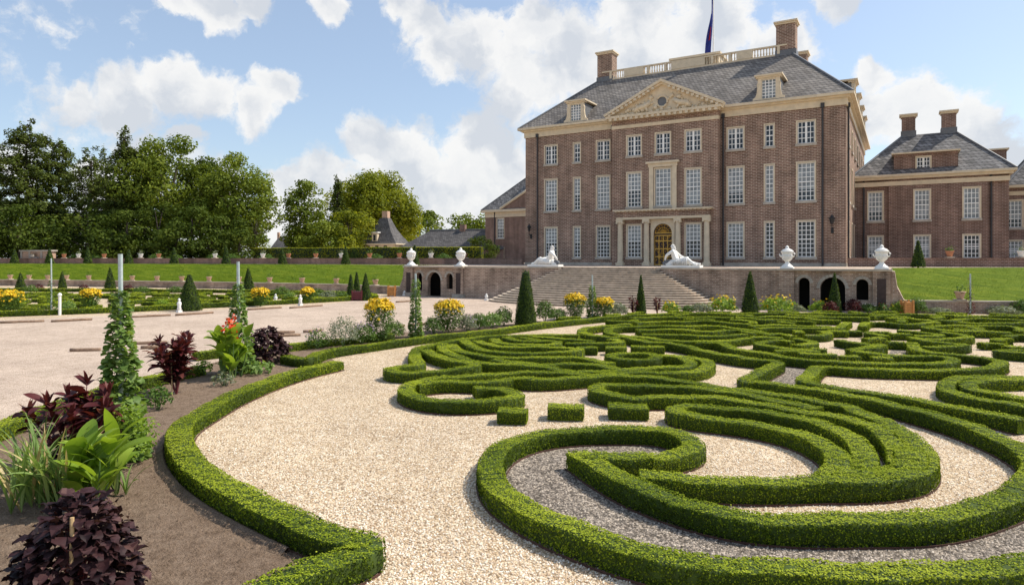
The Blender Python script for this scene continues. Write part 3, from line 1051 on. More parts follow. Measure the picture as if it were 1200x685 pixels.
    # flat brick lintels are part of the wall; rain pipes
    for x, y in ((-14.9, -.14), (-5.75, -.14), (5.75, -.14), (14.6, -.14), (HW + .14, 1.0)):
        pp = MB().tube([(x, y, 0.05), (x, y, ZF + .1)], .085, 8)
        pp.box(x - .16, x + .16, y - .12, y + .1, ZF - .1, ZF + .3)
        pp.build('rain_pipe', M_PIPE, P)
    # wall lanterns
    for x in (-15.75, 15.4):
        l = empty('wall_lantern', (x, 0, 3.9)); l.parent = P
        MB().tube([(0, -.02, -.55), (0, -.45, -.5), (0, -.5, -.05)], .045, 6).tube([(0, -.03, -.9), (0, -.03, -.4)], .12, 6).build('bracket', M_IRON, l)
        MB().lathe([(.12, 0), (.24, .45), (.26, .5), (.06, .72), (.02, .85)], 0, -.5, -.05, 6).build('lamp_housing', M_IRON, l)
        MB().lathe([(.1, .03), (.19, .4)], 0, -.5, -.02, 6).build('lamp_glass', M_GLASS_PALE, l)
    return P


PALACE = build_palace()

# flag pole with its hanging flag
fp = empty('flagpole', (PX + 2.4, 9.9, TZ + 23.4), 0, 'thin white flagpole standing on the palace roof', 'flagpole')
MB().tube([(0, 0, -.05), (0, 0, 4), (0, 0, 8.2)], [.09, .075, .05], 8).build('pole', M_WHITE, fp)
MB().lathe([(.02, 0), (.12, .08), (.12, .16), (.02, .25)], 0, 0, 8.2, 8).build('finial', M_GOLD, fp)
fl_ = MB()
for j, mi in ((0, 0), (1, 1), (2, 2)):
    vs = []
    n = 14
    for i in range(n + 1):
        t = i / n
        z = 7.6 - 6.9 * t
        for e_ in (0, 1):
            k = j + e_
            x = -.06 - (.05 + .06 * t) * k * (1 + .35 * math.sin(7 * t + k)) - .6 * t * t * (k + 1.3) / 4.3
            y = .16 * math.sin(5 * t + 2.2 * k) * (.4 + t)
            vs.append((x, y, z))
    for i in range(n):
        fl_.add([vs[2 * i], vs[2 * i + 1], vs[2 * i + 3], vs[2 * i + 2]], [(0, 1, 2, 3)], 1 if (j == 1 and 8 <= i <= 10) else (2 if j == 2 and i < 5 else 0))
o = fl_.build('flag', [M_FLAGB, M_FLAGR, M_FLAGW], None, True, (PX + 2.4, 9.9, TZ + 23.4))
tag(o, 'limp blue flag with a little red and white hanging from the palace flagpole', 'flag')


# ------------------------------------------------------------------ side wings
def build_wing_right():
    y0 = 13.0
    W = empty('palace_wing', (17.4, y0, TZ), 0, 'two-storey brick wing with two chimneys and wide roof dormer right of the palace', 'building')
    X0, X1, ZT = 0, 12.65, 8.95
    up, lo = 4.68, .78
    wi = []
    for i, x in enumerate((1.33, 5.5, 9.65)):
        wi += [(x, up, 1.3, 3.0, 4, 6, True, False), (x, lo, 1.3, 2.25, 4, 5, i < 2, False)]
    facade(W, 'front_wall', X0 - .9, 2.55, 0, ZT, [w for w in wi if w[0] < 2.5], M_BRICK_RED)
    facade(W, 'front_wall', 2.55, 11.0, 0, ZT, [w for w in wi if w[0] > 2.5], M_BRICK_RED, (0, -.3, 0))
    MB().quad((2.55, 0, 0), (2.55, -.3, 0), (2.55, -.3, ZT), (2.55, 0, ZT)).quad((11.0, -.3, 0), (11.0, 0, 0), (11.0, 0, ZT), (11.0, -.3, ZT)).build('return_wall', M_BRICK_RED, W)
    MB().quad((11.0, 0, 0), (X1, 0, 0), (X1, 0, ZT), (11.0, 0, ZT)).quad((X1, 0, 0), (X1, 16, 0), (X1, 16, ZT), (X1, 0, ZT)).build('corner_wall', M_BRICK_RED, W)
    MB().box(X0 - .88, X1 + .05, -.36, .2, 8.25, 8.7).build('stone_band', M_SAND, W)
    k = MB().box(X0 - .86, X1 + .3, -.6, .3, 8.9, 9.15).box(X0 - .84, X1 + .55, -.85, .3, 9.152, 9.38)
    k.box(X1 - .1, X1 + .31, .31, 16, 8.9, 9.15).box(X1 - .1, X1 + .56, .31, 16.3, 9.152, 9.381)
    k.build('cornice', M_SAND, W)
    hip_roof('roof', W, X0 - .86, X1 + .5, -.8, 16.4, 9.36, 3.9, 8.6, 5.0, 11, 14.2, M_SLATE_WING)
    d = facade(W, 'dormer', 3.0, 8.55, 9.4, 11.45, [(5.62, 9.75, 1.15, 1.3, 4, 3, False, True)], M_BRICK_RED, (0, -.1, 0))
    MB().box(3.0, 8.55, -.098, 3.2, 11.2, 11.44).quad((3.0, -.1, 9.4), (3.0, 3, 9.4), (3.0, 3, 11.44), (3.0, -.1, 11.44)).quad((8.55, 3, 9.4), (8.55, -.1, 9.4), (8.55, -.1, 11.44), (8.55, 3, 11.44)).build('dormer_side', M_BRICK_RED, d)
    MB().box(2.8, 8.75, -.4, 3.4, 11.452, 11.6).build('dormer_cornice', M_SAND, d)
    for x in (4.35, 8.05):
        chimney(W, x, 5.4, 14.1, 1.3, 1.1, 2.4, M_BRICK_RED)
    MB().box(10.4, 12.9, 4.0, 7, 9.5, 11.8).build('side_dormer', M_BRICK_RED, W)
    MB().box(10.2, 13.1, 3.8, 7.2, 11.802, 11.95).build('side_dormer_cornice', M_SAND, W)
    MB().tube([(.25, -.1, 0), (.25, -.1, 8.9)], .08, 8).build('rain_pipe', M_PIPE, W)
    MB().tube([(11.25, -.1, 0), (11.25, -.1, 8.9)], .08, 8).build('rain_pipe', M_PIPE, W)
    # lower range beyond it
    V = empty('palace_range', (30.1, 17.0, TZ), 0, 'lower brick range with slate roof beyond the corner of the right wing', 'building')
    wv = []
    for x in (.85, 4.2, 7.6, 11):
        wv += [(x, 3.85, 1.2, 2.7, 4, 6, True, False), (x, .5, 1.2, 2.0, 4, 5, True, False)]
    facade(V, 'front_wall', 0, 14, 0, 8.0, wv, M_BRICK_RED)
    MB().box(0, 14, -.08, .2, 7.1, 7.5).build('stone_band', M_SAND, V)
    MB().box(0, 14, -.55, .2, 7.85, 8.1).build('cornice', M_SAND, V)
    hip_roof('roof', V, .02, 14, -.5, 10, 8.08, 4.2, 10, 4.6, 5.4, 13.5, M_SLATE_WING)


def build_wing_left():
    V = empty('palace_wing', (-43.0, 33.0, TZ), 0, 'two-storey brick wing with slate hip roof left of the palace', 'building')
    wv = []
    for x in (3.2, 9.2, 15.2, 21):
        wv += [(x, 4.35, 1.35, 3.4, 4, 6, True, False), (x, .75, 1.35, 1.85, 4, 4, False, False)]
    facade(V, 'front_wall', 0, 26, 0, 8.2, wv, M_BRICK_RED)
    MB().quad((0, 18, 0), (0, 0, 0), (0, 0, 8.2), (0, 18, 8.2)).build('side_wall', M_BRICK_RED, V)
    MB().box(-.06, 26, -.1, .2, 8.0, 8.35).build('stone_band', M_SAND, V)
    MB().box(-.6, 26, -.6, .3, 8.9, 9.3).box(-.6, .3, .31, 18, 8.9, 9.3).box(-.05, 26, -.05, .3, 8.352, 8.898).build('cornice', M_SAND, V)
    hip_roof('roof', V, -.55, 26, -.55, 18, 9.28, 8, 22, 8, 10, 18.0, M_SLATE_WING)
    k = MB()
    a, b, c = (3.4, 9.35), (8.6, 12.2), (13.8, 9.35)
    k.add([(a[0], -.4, a[1]), (c[0], -.4, c[1]), (b[0], -.4, b[1]), (a[0], 5, a[1]), (c[0], 5, c[1]), (b[0], 5, b[1])], [(0, 1, 2), (0, 2, 5, 3), (2, 1, 4, 5)])
    k.build('gable', M_BRICK_RED, V)
    for p, q in ((a, b), (b, c)):
        MB().tube([(p[0], -.45, p[1] + .1), (q[0], -.45, q[1] + .1)], .24, 6).build('raking_cornice', M_SAND, V)
    MB().tube([(2.0, -.1, 0), (2.0, -.1, 8.9)], .09, 8).build('rain_pipe', M_PIPE, V)
    chimney(V, 9.6, 6.0, 14.0, 1.8, 1.6, 4.2, M_BRICK_RED)


build_wing_right()
build_wing_left()


# ------------------------------------------------------------------ terrace wall with arched grotto fronts and flanking walls
def portal(s):
    """s = -1 left of the stairs, 1 right of them"""
    side = 'left' if s < 0 else 'right'
    lab = {-1: 'brick grotto front with arches and urn piers facing the open gravel walk', 1: 'brick grotto front with three black arches behind the dark green cone'}[s]
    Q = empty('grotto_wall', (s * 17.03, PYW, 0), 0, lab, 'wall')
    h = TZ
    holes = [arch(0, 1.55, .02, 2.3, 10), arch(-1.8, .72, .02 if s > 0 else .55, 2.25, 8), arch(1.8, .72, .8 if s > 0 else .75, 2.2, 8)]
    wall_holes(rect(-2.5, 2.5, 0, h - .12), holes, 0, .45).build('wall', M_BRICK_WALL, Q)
    # grotto room behind
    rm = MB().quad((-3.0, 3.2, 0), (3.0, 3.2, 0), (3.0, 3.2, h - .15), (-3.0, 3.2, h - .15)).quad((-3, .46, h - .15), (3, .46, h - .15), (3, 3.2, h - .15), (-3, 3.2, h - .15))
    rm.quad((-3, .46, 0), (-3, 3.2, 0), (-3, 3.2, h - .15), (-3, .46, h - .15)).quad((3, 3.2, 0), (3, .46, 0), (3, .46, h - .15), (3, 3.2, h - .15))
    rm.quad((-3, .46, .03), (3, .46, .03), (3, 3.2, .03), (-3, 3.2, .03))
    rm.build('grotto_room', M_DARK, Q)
    for (cx, w, z1, n) in ((0, 1.55, 2.3, 12), (-1.8, .72, 2.25, 8), (1.8, .72, 2.2, 8)):   # arch rings
        ar = MB()
        r0, r1 = w / 2 + .02, w / 2 + .22
        zs = z1 - w / 2
        for k in range(n):
            a0, a1 = PI * k / n + .012, PI * (k + 1) / n - .012
            q = [(cx + r0 * math.cos(a0), zs + r0 * math.sin(a0)), (cx + r1 * math.cos(a0), zs + r1 * math.sin(a0)), (cx + r1 * math.cos(a1), zs + r1 * math.sin(a1)), (cx + r0 * math.cos(a1), zs + r0 * math.sin(a1))]
            ar.add([(p[0], -.05, p[1]) for p in q] + [(p[0], .1, p[1]) for p in q], [(0, 1, 2, 3), (0, 4, 5, 1), (1, 5, 6, 2), (2, 6, 7, 3), (3, 7, 4, 0)])
        ar.build('arch_ring', M_STONE, Q)
    for x in (-2.93, 2.93):
        p = MB().box(x - .5, x + .5, -.22, .6, 0, h - .12).build('pier', M_BRICK_WALL, Q)
        MB().box(x - .62, x + .62, -.32, .7, 0, .32).build('pier_base', M_STONE, p)
        # recessed dark panel of the pier
        if x * s > 0 or (s < 0 and x > 0):
            MB().box(x - .26, x + .26, -.24, -.215, .35, 2.25).build('pier_panel', M_DARKDOOR, p)
    MB().box(-3.55, 3.55, -.34, .75, h - .118, h + .02).build('coping', M_COPING, Q)
    # outer buttress curving down to the bank
    bt = MB()
    prof = [(0, 0), (1.5, 0), (1.25, .35), (.75, .95), (.4, 1.7), (.25, h - .14), (0, h - .14)]
    n = len(prof)
    vs = [(s * (3.42 + p[0]), .0, p[1]) for p in prof] + [(s * (3.42 + p[0]), 3.0, p[1]) for p in prof]
    fs = [tuple(range(n)), tuple(range(2 * n - 1, n - 1, -1))] + [(i, n + i, n + (i + 1) % n, (i + 1) % n) for i in range(n)]
    if s < 0: fs = [f[::-1] for f in fs]
    bt.add(vs, fs)
    bt.build('buttress', M_BRICK_WALL, Q)
    # side of the terrace going back to the bank
    sd = MB(); x = s * 3.42
    sd.quad((x, 0, 0), (x, 14, 0), (x, 14, h - .1), (x, 0, h - .1)); sd.build('side_wall', M_BRICK_WALL, Q)
    return Q


portal(-1)
portal(1)


def flank(s):
    lab = {-1: 'brick terrace wall curving between left grotto and the stairs', 1: 'brick terrace wall between the right grotto and the stairs'}[s]
    pts = fl[1:] if s < 0 else fr[:-1]
    pts = list(pts)
    fine = []
    for i in range(len(pts) - 1):
        for k in range(4):
            t = k / 4
            fine.append((pts[i][0] + (pts[i + 1][0] - pts[i][0]) * t, pts[i][1] + (pts[i + 1][1] - pts[i][1]) * t))
    fine.append(pts[-1])
    run_wall('flank_wall', [(p[0], p[1] + .25) for p in fine], .5, 0, TZ + .015, M_BRICK_WALL, lab, 'wall', .13)


flank(-1)
flank(1)


def build_stairs():
    S = empty('staircase', (PX, STAIR_TOP, 0), 0, 'broad fan-shaped stone staircase climbing to the palace terrace', 'stairs')
    n = 18
    rz = TZ / n
    for k in range(n):
        t = k / (n - 1)
        w = 4.0 + 5.6 * t
        ye = -.25 - 2.1 * t
        bul = .15 + 3.6 * t
        pts = []
        for i in range(29):
            a = PI * i / 28
            x = -w * math.cos(a)
            pts.append((x, ye - bul * math.sin(a) ** .8 + .0))
        pts += [(w, .2), (-w, .2)]
        z1 = TZ - rz * k
        mb = MB()
        mb.prism(pts, max(0.004, z1 - rz - .05), z1 - .06)
        inner = [(p[0] * (1 + .035 / max(w, 1)), p[1] - .04) for p in pts[:29]] + [(w + .04, .2), (-w - .04, .2)]
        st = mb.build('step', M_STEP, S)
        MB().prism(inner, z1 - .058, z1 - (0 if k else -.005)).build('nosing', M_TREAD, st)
    return S


build_stairs()
HEDGES = {
 'scroll_left': [(0.42, [(11.66,-52.25), (11.91,-51.97), (12.34,-51.99), (12.9,-52.29), (13.12,-52.76), (12.9,-53.23), (12.46,-53.66), (11.94,-53.92), (11.27,-53.91), (10.62,-53.63), (10.16,-53.19), (9.93,-52.58), (9.94,-51.68), (10.58,-50.73), (11.43,-49.82), (12.15,-49.23), (12.67,-49.1), (13.55,-48.85), (14.03,-48.46)]), (0.42, [(10.12,-52.75), (10.29,-52.22), (10.83,-51.76), (11.46,-51.54), (11.76,-51.13), (11.86,-50.64), (12.43,-50.55), (12.93,-50.17), (13.34,-49.59), (13.99,-48.88), (14.91,-48.6), (15.04,-48.63), (16.05,-48.69), (17.07,-49.04), (17.96,-49.15), (18.81,-49.4), (19.61,-49.65), (20.15,-49.84), (20.11,-49.96), (20.72,-50.88), (21.17,-51.98), (21.4,-52.88), (21.43,-53.48), (21.37,-54.07), (21.18,-54.61), (20.82,-55.03), (20.43,-55.33), (20.04,-55.53), (19.68,-55.81), (19.22,-56.1), (18.76,-56.32), (18.27,-56.49), (17.84,-56.64), (17.66,-56.71)]), (0.42, [(19.52,-50.32), (18.9,-50.07), (18.06,-49.71), (17.18,-49.51), (16.26,-49.41), (15.39,-49.66), (15.4,-49.7), (14.73,-49.98), (14.35,-50.37), (14.36,-50.79), (14.67,-51.13), (15.16,-51.32), (15.6,-51.34), (15.87,-51.07), (16.16,-50.9), (16.86,-50.52), (17.67,-50.44), (18.48,-50.6), (19.24,-50.78), (19.86,-50.94), (20.27,-51.17), (20.52,-51.43), (20.85,-52.16), (21.06,-53.08), (21.1,-53.95)]), (0.42, [(20.13,-55.16), (20.22,-54.57), (20.14,-53.94), (19.9,-53.41), (19.45,-52.85), (18.8,-52.51), (18.09,-52.41), (17.47,-52.45), (17.01,-52.4), (16.8,-52.14), (16.85,-51.7), (17.36,-51.4), (18.09,-51.24), (18.84,-51.32), (19.57,-51.72), (20.04,-52.2), (20.4,-52.86), (20.55,-53.62), (20.6,-54.52)]), (0.5, [(20.18,-54.11), (20.51,-54.4), (20.9,-54.52), (21.14,-54.29)]), (0.5, [(21.17,-52.91), (21.25,-53.58), (21.18,-54.27)]), (0.5, [(20.24,-54.91), (20.62,-54.94), (20.98,-54.65)])],
 'scroll_front': [(0.42, [(17.44,-55.68), (17.75,-55.35), (17.93,-54.92), (17.89,-54.48), (17.59,-54.08), (17.22,-53.92), (16.84,-53.92), (16.34,-54.19), (15.75,-54.58), (15.32,-55.05), (15.05,-55.66), (15.02,-56.4), (15.25,-57.13), (15.59,-57.69), (16.06,-58.22), (16.57,-58.57), (17.1,-58.83), (17.57,-58.98), (18.03,-59.1), (18.53,-59.17), (19.02,-59.15), (20.34,-58.62), (20.77,-58.47), (21.32,-58.14), (21.8,-57.78), (22.25,-57.36), (22.67,-56.84), (23.05,-56.24)]), (0.42, [(17.44,-55.68), (17.15,-55.93), (16.84,-56.16), (16.56,-56.16)]), (0.42, [(16.3,-56.04), (16.85,-56.51), (17.41,-56.93), (17.91,-57.23), (18.53,-57.45), (19.05,-57.55), (19.48,-57.5), (19.88,-57.35), (20.28,-57.15), (20.76,-56.82), (21.2,-56.57), (21.65,-56.09), (22.06,-55.48), (22.44,-54.79), (22.74,-54.01), (22.96,-53.13), (22.98,-52.41), (22.83,-51.71), (22.54,-51.05), (22.06,-50.24), (21.27,-49.37), (20.35,-48.58), (19.32,-48.18), (18.71,-47.99), (18.05,-47.83), (17.77,-47.67), (17.41,-47.77), (17.48,-46.8), (17.61,-45.34), (17.72,-43.92), (17.44,-43.66), (16.66,-43.56), (15.76,-43.07), (14.85,-42.35), (14.24,-41.61), (13.33,-41.14), (12.45,-41.04), (10.98,-39.93), (10.66,-40.55), (9.88,-40.16), (9.24,-39.79), (8.6,-38.97), (8.29,-37.92), (8.25,-37.04), (8.61,-35.77), (9.33,-34.68)])],
 'long_band': [(0.42, [(23.26,-49.44), (22.77,-48.98), (22.18,-48.55), (21.52,-48.09), (20.8,-47.79), (20.48,-47.73), (19.68,-47.42), (18.81,-47.12), (18.85,-45.83), (18.93,-43.88), (19.65,-43.84), (20.58,-43.67), (21.48,-43.25), (22.05,-43.02), (22.75,-42.61), (23.38,-41.76), (23.77,-40.64), (23.85,-39.68), (23.53,-39.06), (22.91,-38.87), (22.25,-38.86), (21.72,-38.37), (21.49,-37.63), (21.48,-36.88)]), (0.42, [(14.04,-40.09), (14.51,-39.81), (15.1,-40.07), (15.56,-41.03), (16.19,-41.72), (17.11,-42.16), (17.74,-42.61), (18.29,-42.73), (19.08,-42.82), (20.31,-42.52), (21.5,-42.1), (22.1,-41.75), (22.47,-41), (22.58,-40.3), (22.26,-39.81), (21.46,-39.96), (20.71,-40.39), (20.23,-40.05), (19.55,-39.68), (19.85,-38.92), (20.33,-38.08), (20.43,-37.38)])],
 'palmette': [(0.42, [(7.85,-51.12), (7.9,-50.65), (8.17,-50.1), (7.4,-49.32), (6.47,-48.25), (5.6,-46.92), (5.48,-46.13), (5.53,-45.18), (5.59,-43.81), (5.84,-42.6), (6.38,-41.76), (6.93,-41.2), (7.12,-41.2), (7.76,-40.82), (8.36,-40.36), (9.03,-40.17)]), (0.42, [(7.85,-51.12), (8.22,-51.47), (8.78,-51.39), (9.22,-50.89), (9.56,-50.23), (9.8,-49.61), (9.71,-49.28), (9.02,-49), (8.06,-48.62), (6.97,-47.96), (6.24,-47.37)]), (0.42, [(5.7,-45.59), (6.39,-46.52), (7.25,-47.4), (8.19,-48.11), (8.94,-48.54), (9.46,-48.78), (10.08,-48.68), (10.63,-48.62), (11.19,-48.54), (11.77,-48.52), (12.5,-48.75), (13.36,-48.42), (14.23,-47.58), (14.5,-47.06), (15.01,-46.61), (15.39,-46.08), (15.35,-45.44), (14.99,-44.76), (14.51,-44.42), (13.96,-44.37)]), (0.42, [(6.21,-45.68), (6.76,-46.3), (7.53,-46.9), (8.49,-47.32), (9.25,-47.49), (9.88,-47.35), (10.92,-46.88), (11.18,-46.57), (11.79,-46.06), (12.12,-46.25), (12.73,-46.73), (13.21,-46.77)]), (0.42, [(9.58,-48.02), (10.21,-48.06), (10.89,-48.07), (11.49,-47.98), (12.05,-47.5), (12.74,-47.31), (13.69,-47.61)]), (0.42, [(5.92,-44.42), (6.77,-45.35), (7.54,-46.03), (8.38,-46.4), (9.12,-46.46), (9.71,-46.28), (10.3,-45.69), (10.79,-45.33), (11.18,-44.87), (11.07,-44.46), (10.76,-44.22), (10.15,-44.5), (9.31,-44.71), (9.16,-44.89), (8.54,-45.07), (7.82,-45.12), (6.95,-44.65), (6.36,-44.17)]), (0.42, [(6.65,-43.34), (7.43,-44.17), (8.12,-44.36), (8.82,-44.26), (8.93,-44.02), (9.61,-43.7), (9.58,-43.24), (9.24,-42.87), (8.5,-43.22), (8.07,-43.37), (7.39,-43.13), (6.79,-42.57)]), (0.42, [(7.37,-42.23), (7.76,-42.46), (8.31,-42.67), (8.72,-42.67), (9.36,-42.72)]), (0.42, [(13.37,-48.44), (14.15,-48.22), (14.74,-47.77), (14.74,-47.74), (15.41,-47.42), (15.88,-46.72), (15.94,-45.76), (15.74,-44.96), (15.31,-44.35), (14.73,-44.15), (14.12,-44.13)])],
 'ring_middle': [(0.42, [(12.53,-45.3), (12.57,-44.76), (12.99,-44.16), (13.63,-44.18), (14.08,-44.72), (13.99,-45.26), (13.52,-45.63), (12.94,-45.7), (12.56,-45.38)])],
 'leaf_upper': [(0.42, [(7.49,-41.57), (8.28,-41.81), (9.07,-41.81), (9.75,-41.62), (10.38,-41.9)]), (0.42, [(10.83,-41.08), (11.3,-41.15), (11.54,-41.56), (11.45,-42.14), (10.89,-42.63), (10.41,-42.84), (9.78,-42.96)])],
 'loop_upper': [(0.42, [(9.96,-35.6), (9.34,-36.1), (9.24,-37.18), (9.53,-38.15), (10.03,-38.98), (10.57,-39.27), (11.14,-39.42), (11.93,-39.52), (12.36,-40.08), (13.53,-40.05), (14.56,-39.66), (15.19,-38.51), (15.65,-37.52)])],
 'scroll_centre': [(0.42, [(17.33,-38.02), (17.04,-37.77), (16.6,-38.24), (16.21,-38.76), (16.3,-39.37), (16.56,-39.76), (16.96,-40.02), (17.5,-40.17), (17.89,-40.16), (18.3,-40.06)]), (0.42, [(17.33,-37.03), (17.73,-37.14), (18.08,-37.58), (18.11,-38.3), (17.89,-38.83), (17.65,-39.23)])],
 'scroll_right': [(0.42, [(24.38,-43), (24.07,-43.05), (23.3,-43.44), (22.65,-44.01), (22.29,-44.75), (22.11,-45.58), (22.12,-46.38), (22.38,-46.98), (22.76,-47.33), (23.16,-47.6), (23.47,-47.77), (23.68,-47.95)]), (0.42, [(24.32,-43.4), (24,-43.59), (23.39,-44.1), (22.88,-44.7), (22.61,-45.21), (22.61,-45.7), (22.83,-46.17), (23.22,-46.43), (23.6,-46.73), (23.83,-46.93)])],
 'arc_a': [(0.42, [(17.54,-35.5), (18.05,-35.16), (18.32,-34.5), (18.2,-33.53), (17.94,-33.09)])],
 'arc_b': [(0.42, [(18.89,-36.46), (19.25,-36.89), (19.86,-37.15), (20.18,-37.36), (20.38,-37.63), (20.46,-37.96)]), (0.42, [(19.49,-39.6), (19.76,-39.2), (20.15,-38.69), (20.39,-38)])],
 'arc_c': [(0.42, [(20.5,-33.91), (20.31,-33.37), (20,-33.1), (19.66,-32.88), (20.02,-32.3), (20.55,-31.82)])],
 'arc_d': [(0.42, [(19.78,-35.27), (20.14,-34.96), (20.43,-34.66)])],
 'diag_a': [(0.42, [(15.24,-33.53), (16.31,-32.6), (17.71,-31.77), (18.44,-31.04), (18.69,-27.93)])],
 'diag_b': [(0.42, [(19.46,-29.95), (19.6,-27.25), (20.47,-26.88), (20.98,-27.45), (21.73,-27.01), (22.67,-25.41)])],
 'far_a': [(0.42, [(8.2,-31.45), (8.78,-30.28), (10.06,-29.1), (11.83,-28.48), (13.01,-28.2)])],
 'far_b': [(0.42, [(9.26,-33.83), (10.08,-32.27), (11.21,-31.98), (11.81,-30.88), (12.75,-31.07), (13.72,-31.55), (14.59,-31.72)])],
 'far_c': [(0.42, [(9.72,-35.56), (10.59,-34.73), (11.63,-34.43), (12.76,-33.45), (13.85,-33.44), (14.78,-34.09), (15.69,-34.96), (15.86,-35.43)])],
 'far_d': [(0.42, [(10.49,-36.91), (11.56,-35.99), (12.61,-35.94), (13.7,-36.13), (14.11,-35.06), (14.6,-34.49), (15.42,-35.64)])],
 'far_e': [(0.42, [(11.3,-38.43), (12.63,-37.8), (13.66,-37.93), (14.5,-37.44), (15.23,-36.42)])],
 'far_f': [(0.42, [(13.05,-27.77), (13.93,-28.23), (14.92,-28.82), (15.11,-28.17), (16.26,-28.26), (17.17,-28.46)])],
 'far_g': [(0.42, [(14.73,-32.48), (15.62,-31.44), (16.87,-31.03), (18.11,-30.62)])],
 'far_h': [(0.42, [(16.51,-26.55), (17.24,-26.92), (18.23,-26.72)])],
 'far_i': [(0.42, [(13.77,-27.34), (14.81,-26.3), (16.42,-25.78), (18.17,-24.32), (19.54,-24.36)])],
 'far_j': [(0.42, [(15.99,-35.92), (16.46,-35.29), (17.08,-35.77)])],
 'far_k': [(0.42, [(15.65,-37.38), (16.25,-37.16), (16.85,-37)])],
 'far_l': [(0.42, [(20.42,-24.04), (21.52,-23.4), (22.19,-24.19), (22.68,-25.04)])],
 'far_m': [(0.42, [(25.71,-28.54), (26,-27.34), (25.75,-26.4), (24.84,-26.5), (23.41,-27.01), (22.43,-27.91), (22.05,-28.89), (22.59,-29.63), (23.45,-29.97), (24.32,-29.73), (25.31,-29.42)])],
 'far_n': [(0.42, [(20.95,-31.01), (21.66,-31.14), (22.47,-31.72), (22.55,-32.33), (22.25,-32.99), (21.59,-32.99)])],
 'far_o': [(0.42, [(22.66,-31.09), (23.24,-31.42), (23.57,-32.22), (23.58,-32.69), (23.25,-33.16), (22.63,-33.7), (21.86,-34.16)])],
 'far_p': [(0.42, [(21.5,-33.53), (21.8,-34.72), (22.27,-34.88), (22.78,-35.33), (23.26,-35.52), (23.21,-36.02), (22.71,-36.54), (21.86,-37.23)])],
 'far_q': [(0.42, [(20.65,-32.69), (21.04,-32.51), (21.43,-32.34)])],
 'far_r': [(0.42, [(20.62,-36.19), (21.12,-36.1), (21.64,-36.08)])],
 'far_s': [(0.42, [(23.81,-34.6), (24.1,-34.34), (24.59,-34.5)])],
 'far_t': [(0.42, [(24.48,-35.49), (24.78,-35.32), (25.06,-35.23), (25.39,-35.33)])],
 'far_u': [(0.42, [(25.11,-37.37), (24.8,-37.33), (24.31,-37.35), (23.94,-37.13), (24.39,-36.63), (24.92,-36.39)])],
 'far_v': [(0.42, [(24.95,-31.26), (25.33,-30.7), (25.65,-30.6), (26.02,-30.78)])],
 'far_w': [(0.42, [(23.74,-24.77), (24.5,-25.03), (25.51,-24.44), (26.56,-23.47)])],
 'far_x': [(0.42, [(22.78,-23.85), (23.39,-24.03), (24.23,-21.96), (25.79,-21.68), (26.76,-21.89)])],
 'kerb_curve': [(0.46, [(5.44,-50.86), (5.62,-52.35), (6.15,-54.09), (6.97,-55.83), (7.9,-57.29), (8.62,-58.26), (9.47,-58.91), (10.56,-59.5), (11.69,-59.94), (12.77,-60.23), (13.85,-60.43), (14.79,-60.56), (15.5,-60.61), (15.8,-60.53), (15.76,-60.88), (15.63,-61.44), (15.55,-61.96), (15.46,-62.67)])],
 'border_long': [(0.42, [(2.94,-50.82), (4.21,-50.97), (3.28,-49.4), (3.39,-46.85), (3.72,-44.03), (4.5,-41.28), (5.32,-36.15), (6.43,-32.08), (7.6,-29.11)])],
 'border_far': [(0.42, [(7.63,-28.74), (10.97,-25.7), (15,-23.33), (18.59,-21.57), (22.99,-20.04), (27.18,-18.58), (29.6,-17.8)])],
 'border_left': [(0.42, [(6.45,-61.33), (5.59,-60.21), (4.57,-58.96), (3.56,-57.18), (2.89,-55.44), (2.4,-53.65)])],
 'border_left_b': [(0.42, [(-0.32,-52.03), (-0.2,-51.2), (0.14,-50.2)])],
 'border_left_c': [(0.42, [(0.8,-50.35), (0.66,-48.46), (1.03,-46.31), (1.83,-44.03)])],
}
BLOCKS = [(13.75,-53.89,0.62,0.5), (14.6,-52.97,0.78,0.52), (15.78,-52.21,0.86,0.56), (10.95,-43.63,0.75,0.5), (11.91,-43.14,0.75,0.5), (12.56,-42.43,0.6,0.45), (13.1,-42.11,0.6,0.45), (18.58,-32.87,0.8,0.5), (19.11,-32.28,0.8,0.5), (17.86,-40.67,1.5,0.4), (18.58,-41.23,1.2,0.4), (18.44,-39.59,0.5,0.4), (19.59,-41.32,0.6,0.4), (20.53,-41,0.6,0.4), (13.51,-28.08,0.8,0.5)]
# ------------------------------------------------------------------ box hedges
def spline(P, step):
    P = np.array(P, float)
    if len(P) == 2:
        n = max(2, int(np.linalg.norm(P[1] - P[0]) / step))
        return P[0] + (P[1] - P[0]) * np.linspace(0, 1, n + 1)[:, None]
    Q = np.vstack([2 * P[0] - P[1], P, 2 * P[-1] - P[-2]])
    out = []
    for i in range(len(P) - 1):
        a, b, c, d = Q[i:i + 4]
        for t in np.linspace(0, 1, 10, endpoint=False):
            out.append(.5 * (2 * b + (c - a) * t + (2 * a - 5 * b + 4 * c - d) * t * t + (3 * b - 3 * c + d - a) * t ** 3))
    out.append(P[-1])
    out = np.array(out)
    s = np.concatenate([[0], np.cumsum(np.linalg.norm(np.diff(out, axis=0), axis=1))])
    n = max(3, int(s[-1] / step) + 1)
    q = np.linspace(0, s[-1], n)
    r = np.stack([np.interp(q, s, out[:, 0]), np.interp(q, s, out[:, 1])], 1)
    if n > 8:       # soften hand-drawn wobble
        for _ in range(2):
            r[1:-1] = r[1:-1] * .5 + (r[:-2] + r[2:]) * .25
    return r


def camdist(x, y):
    return math.hypot(x - CAMX, y - CAMY)


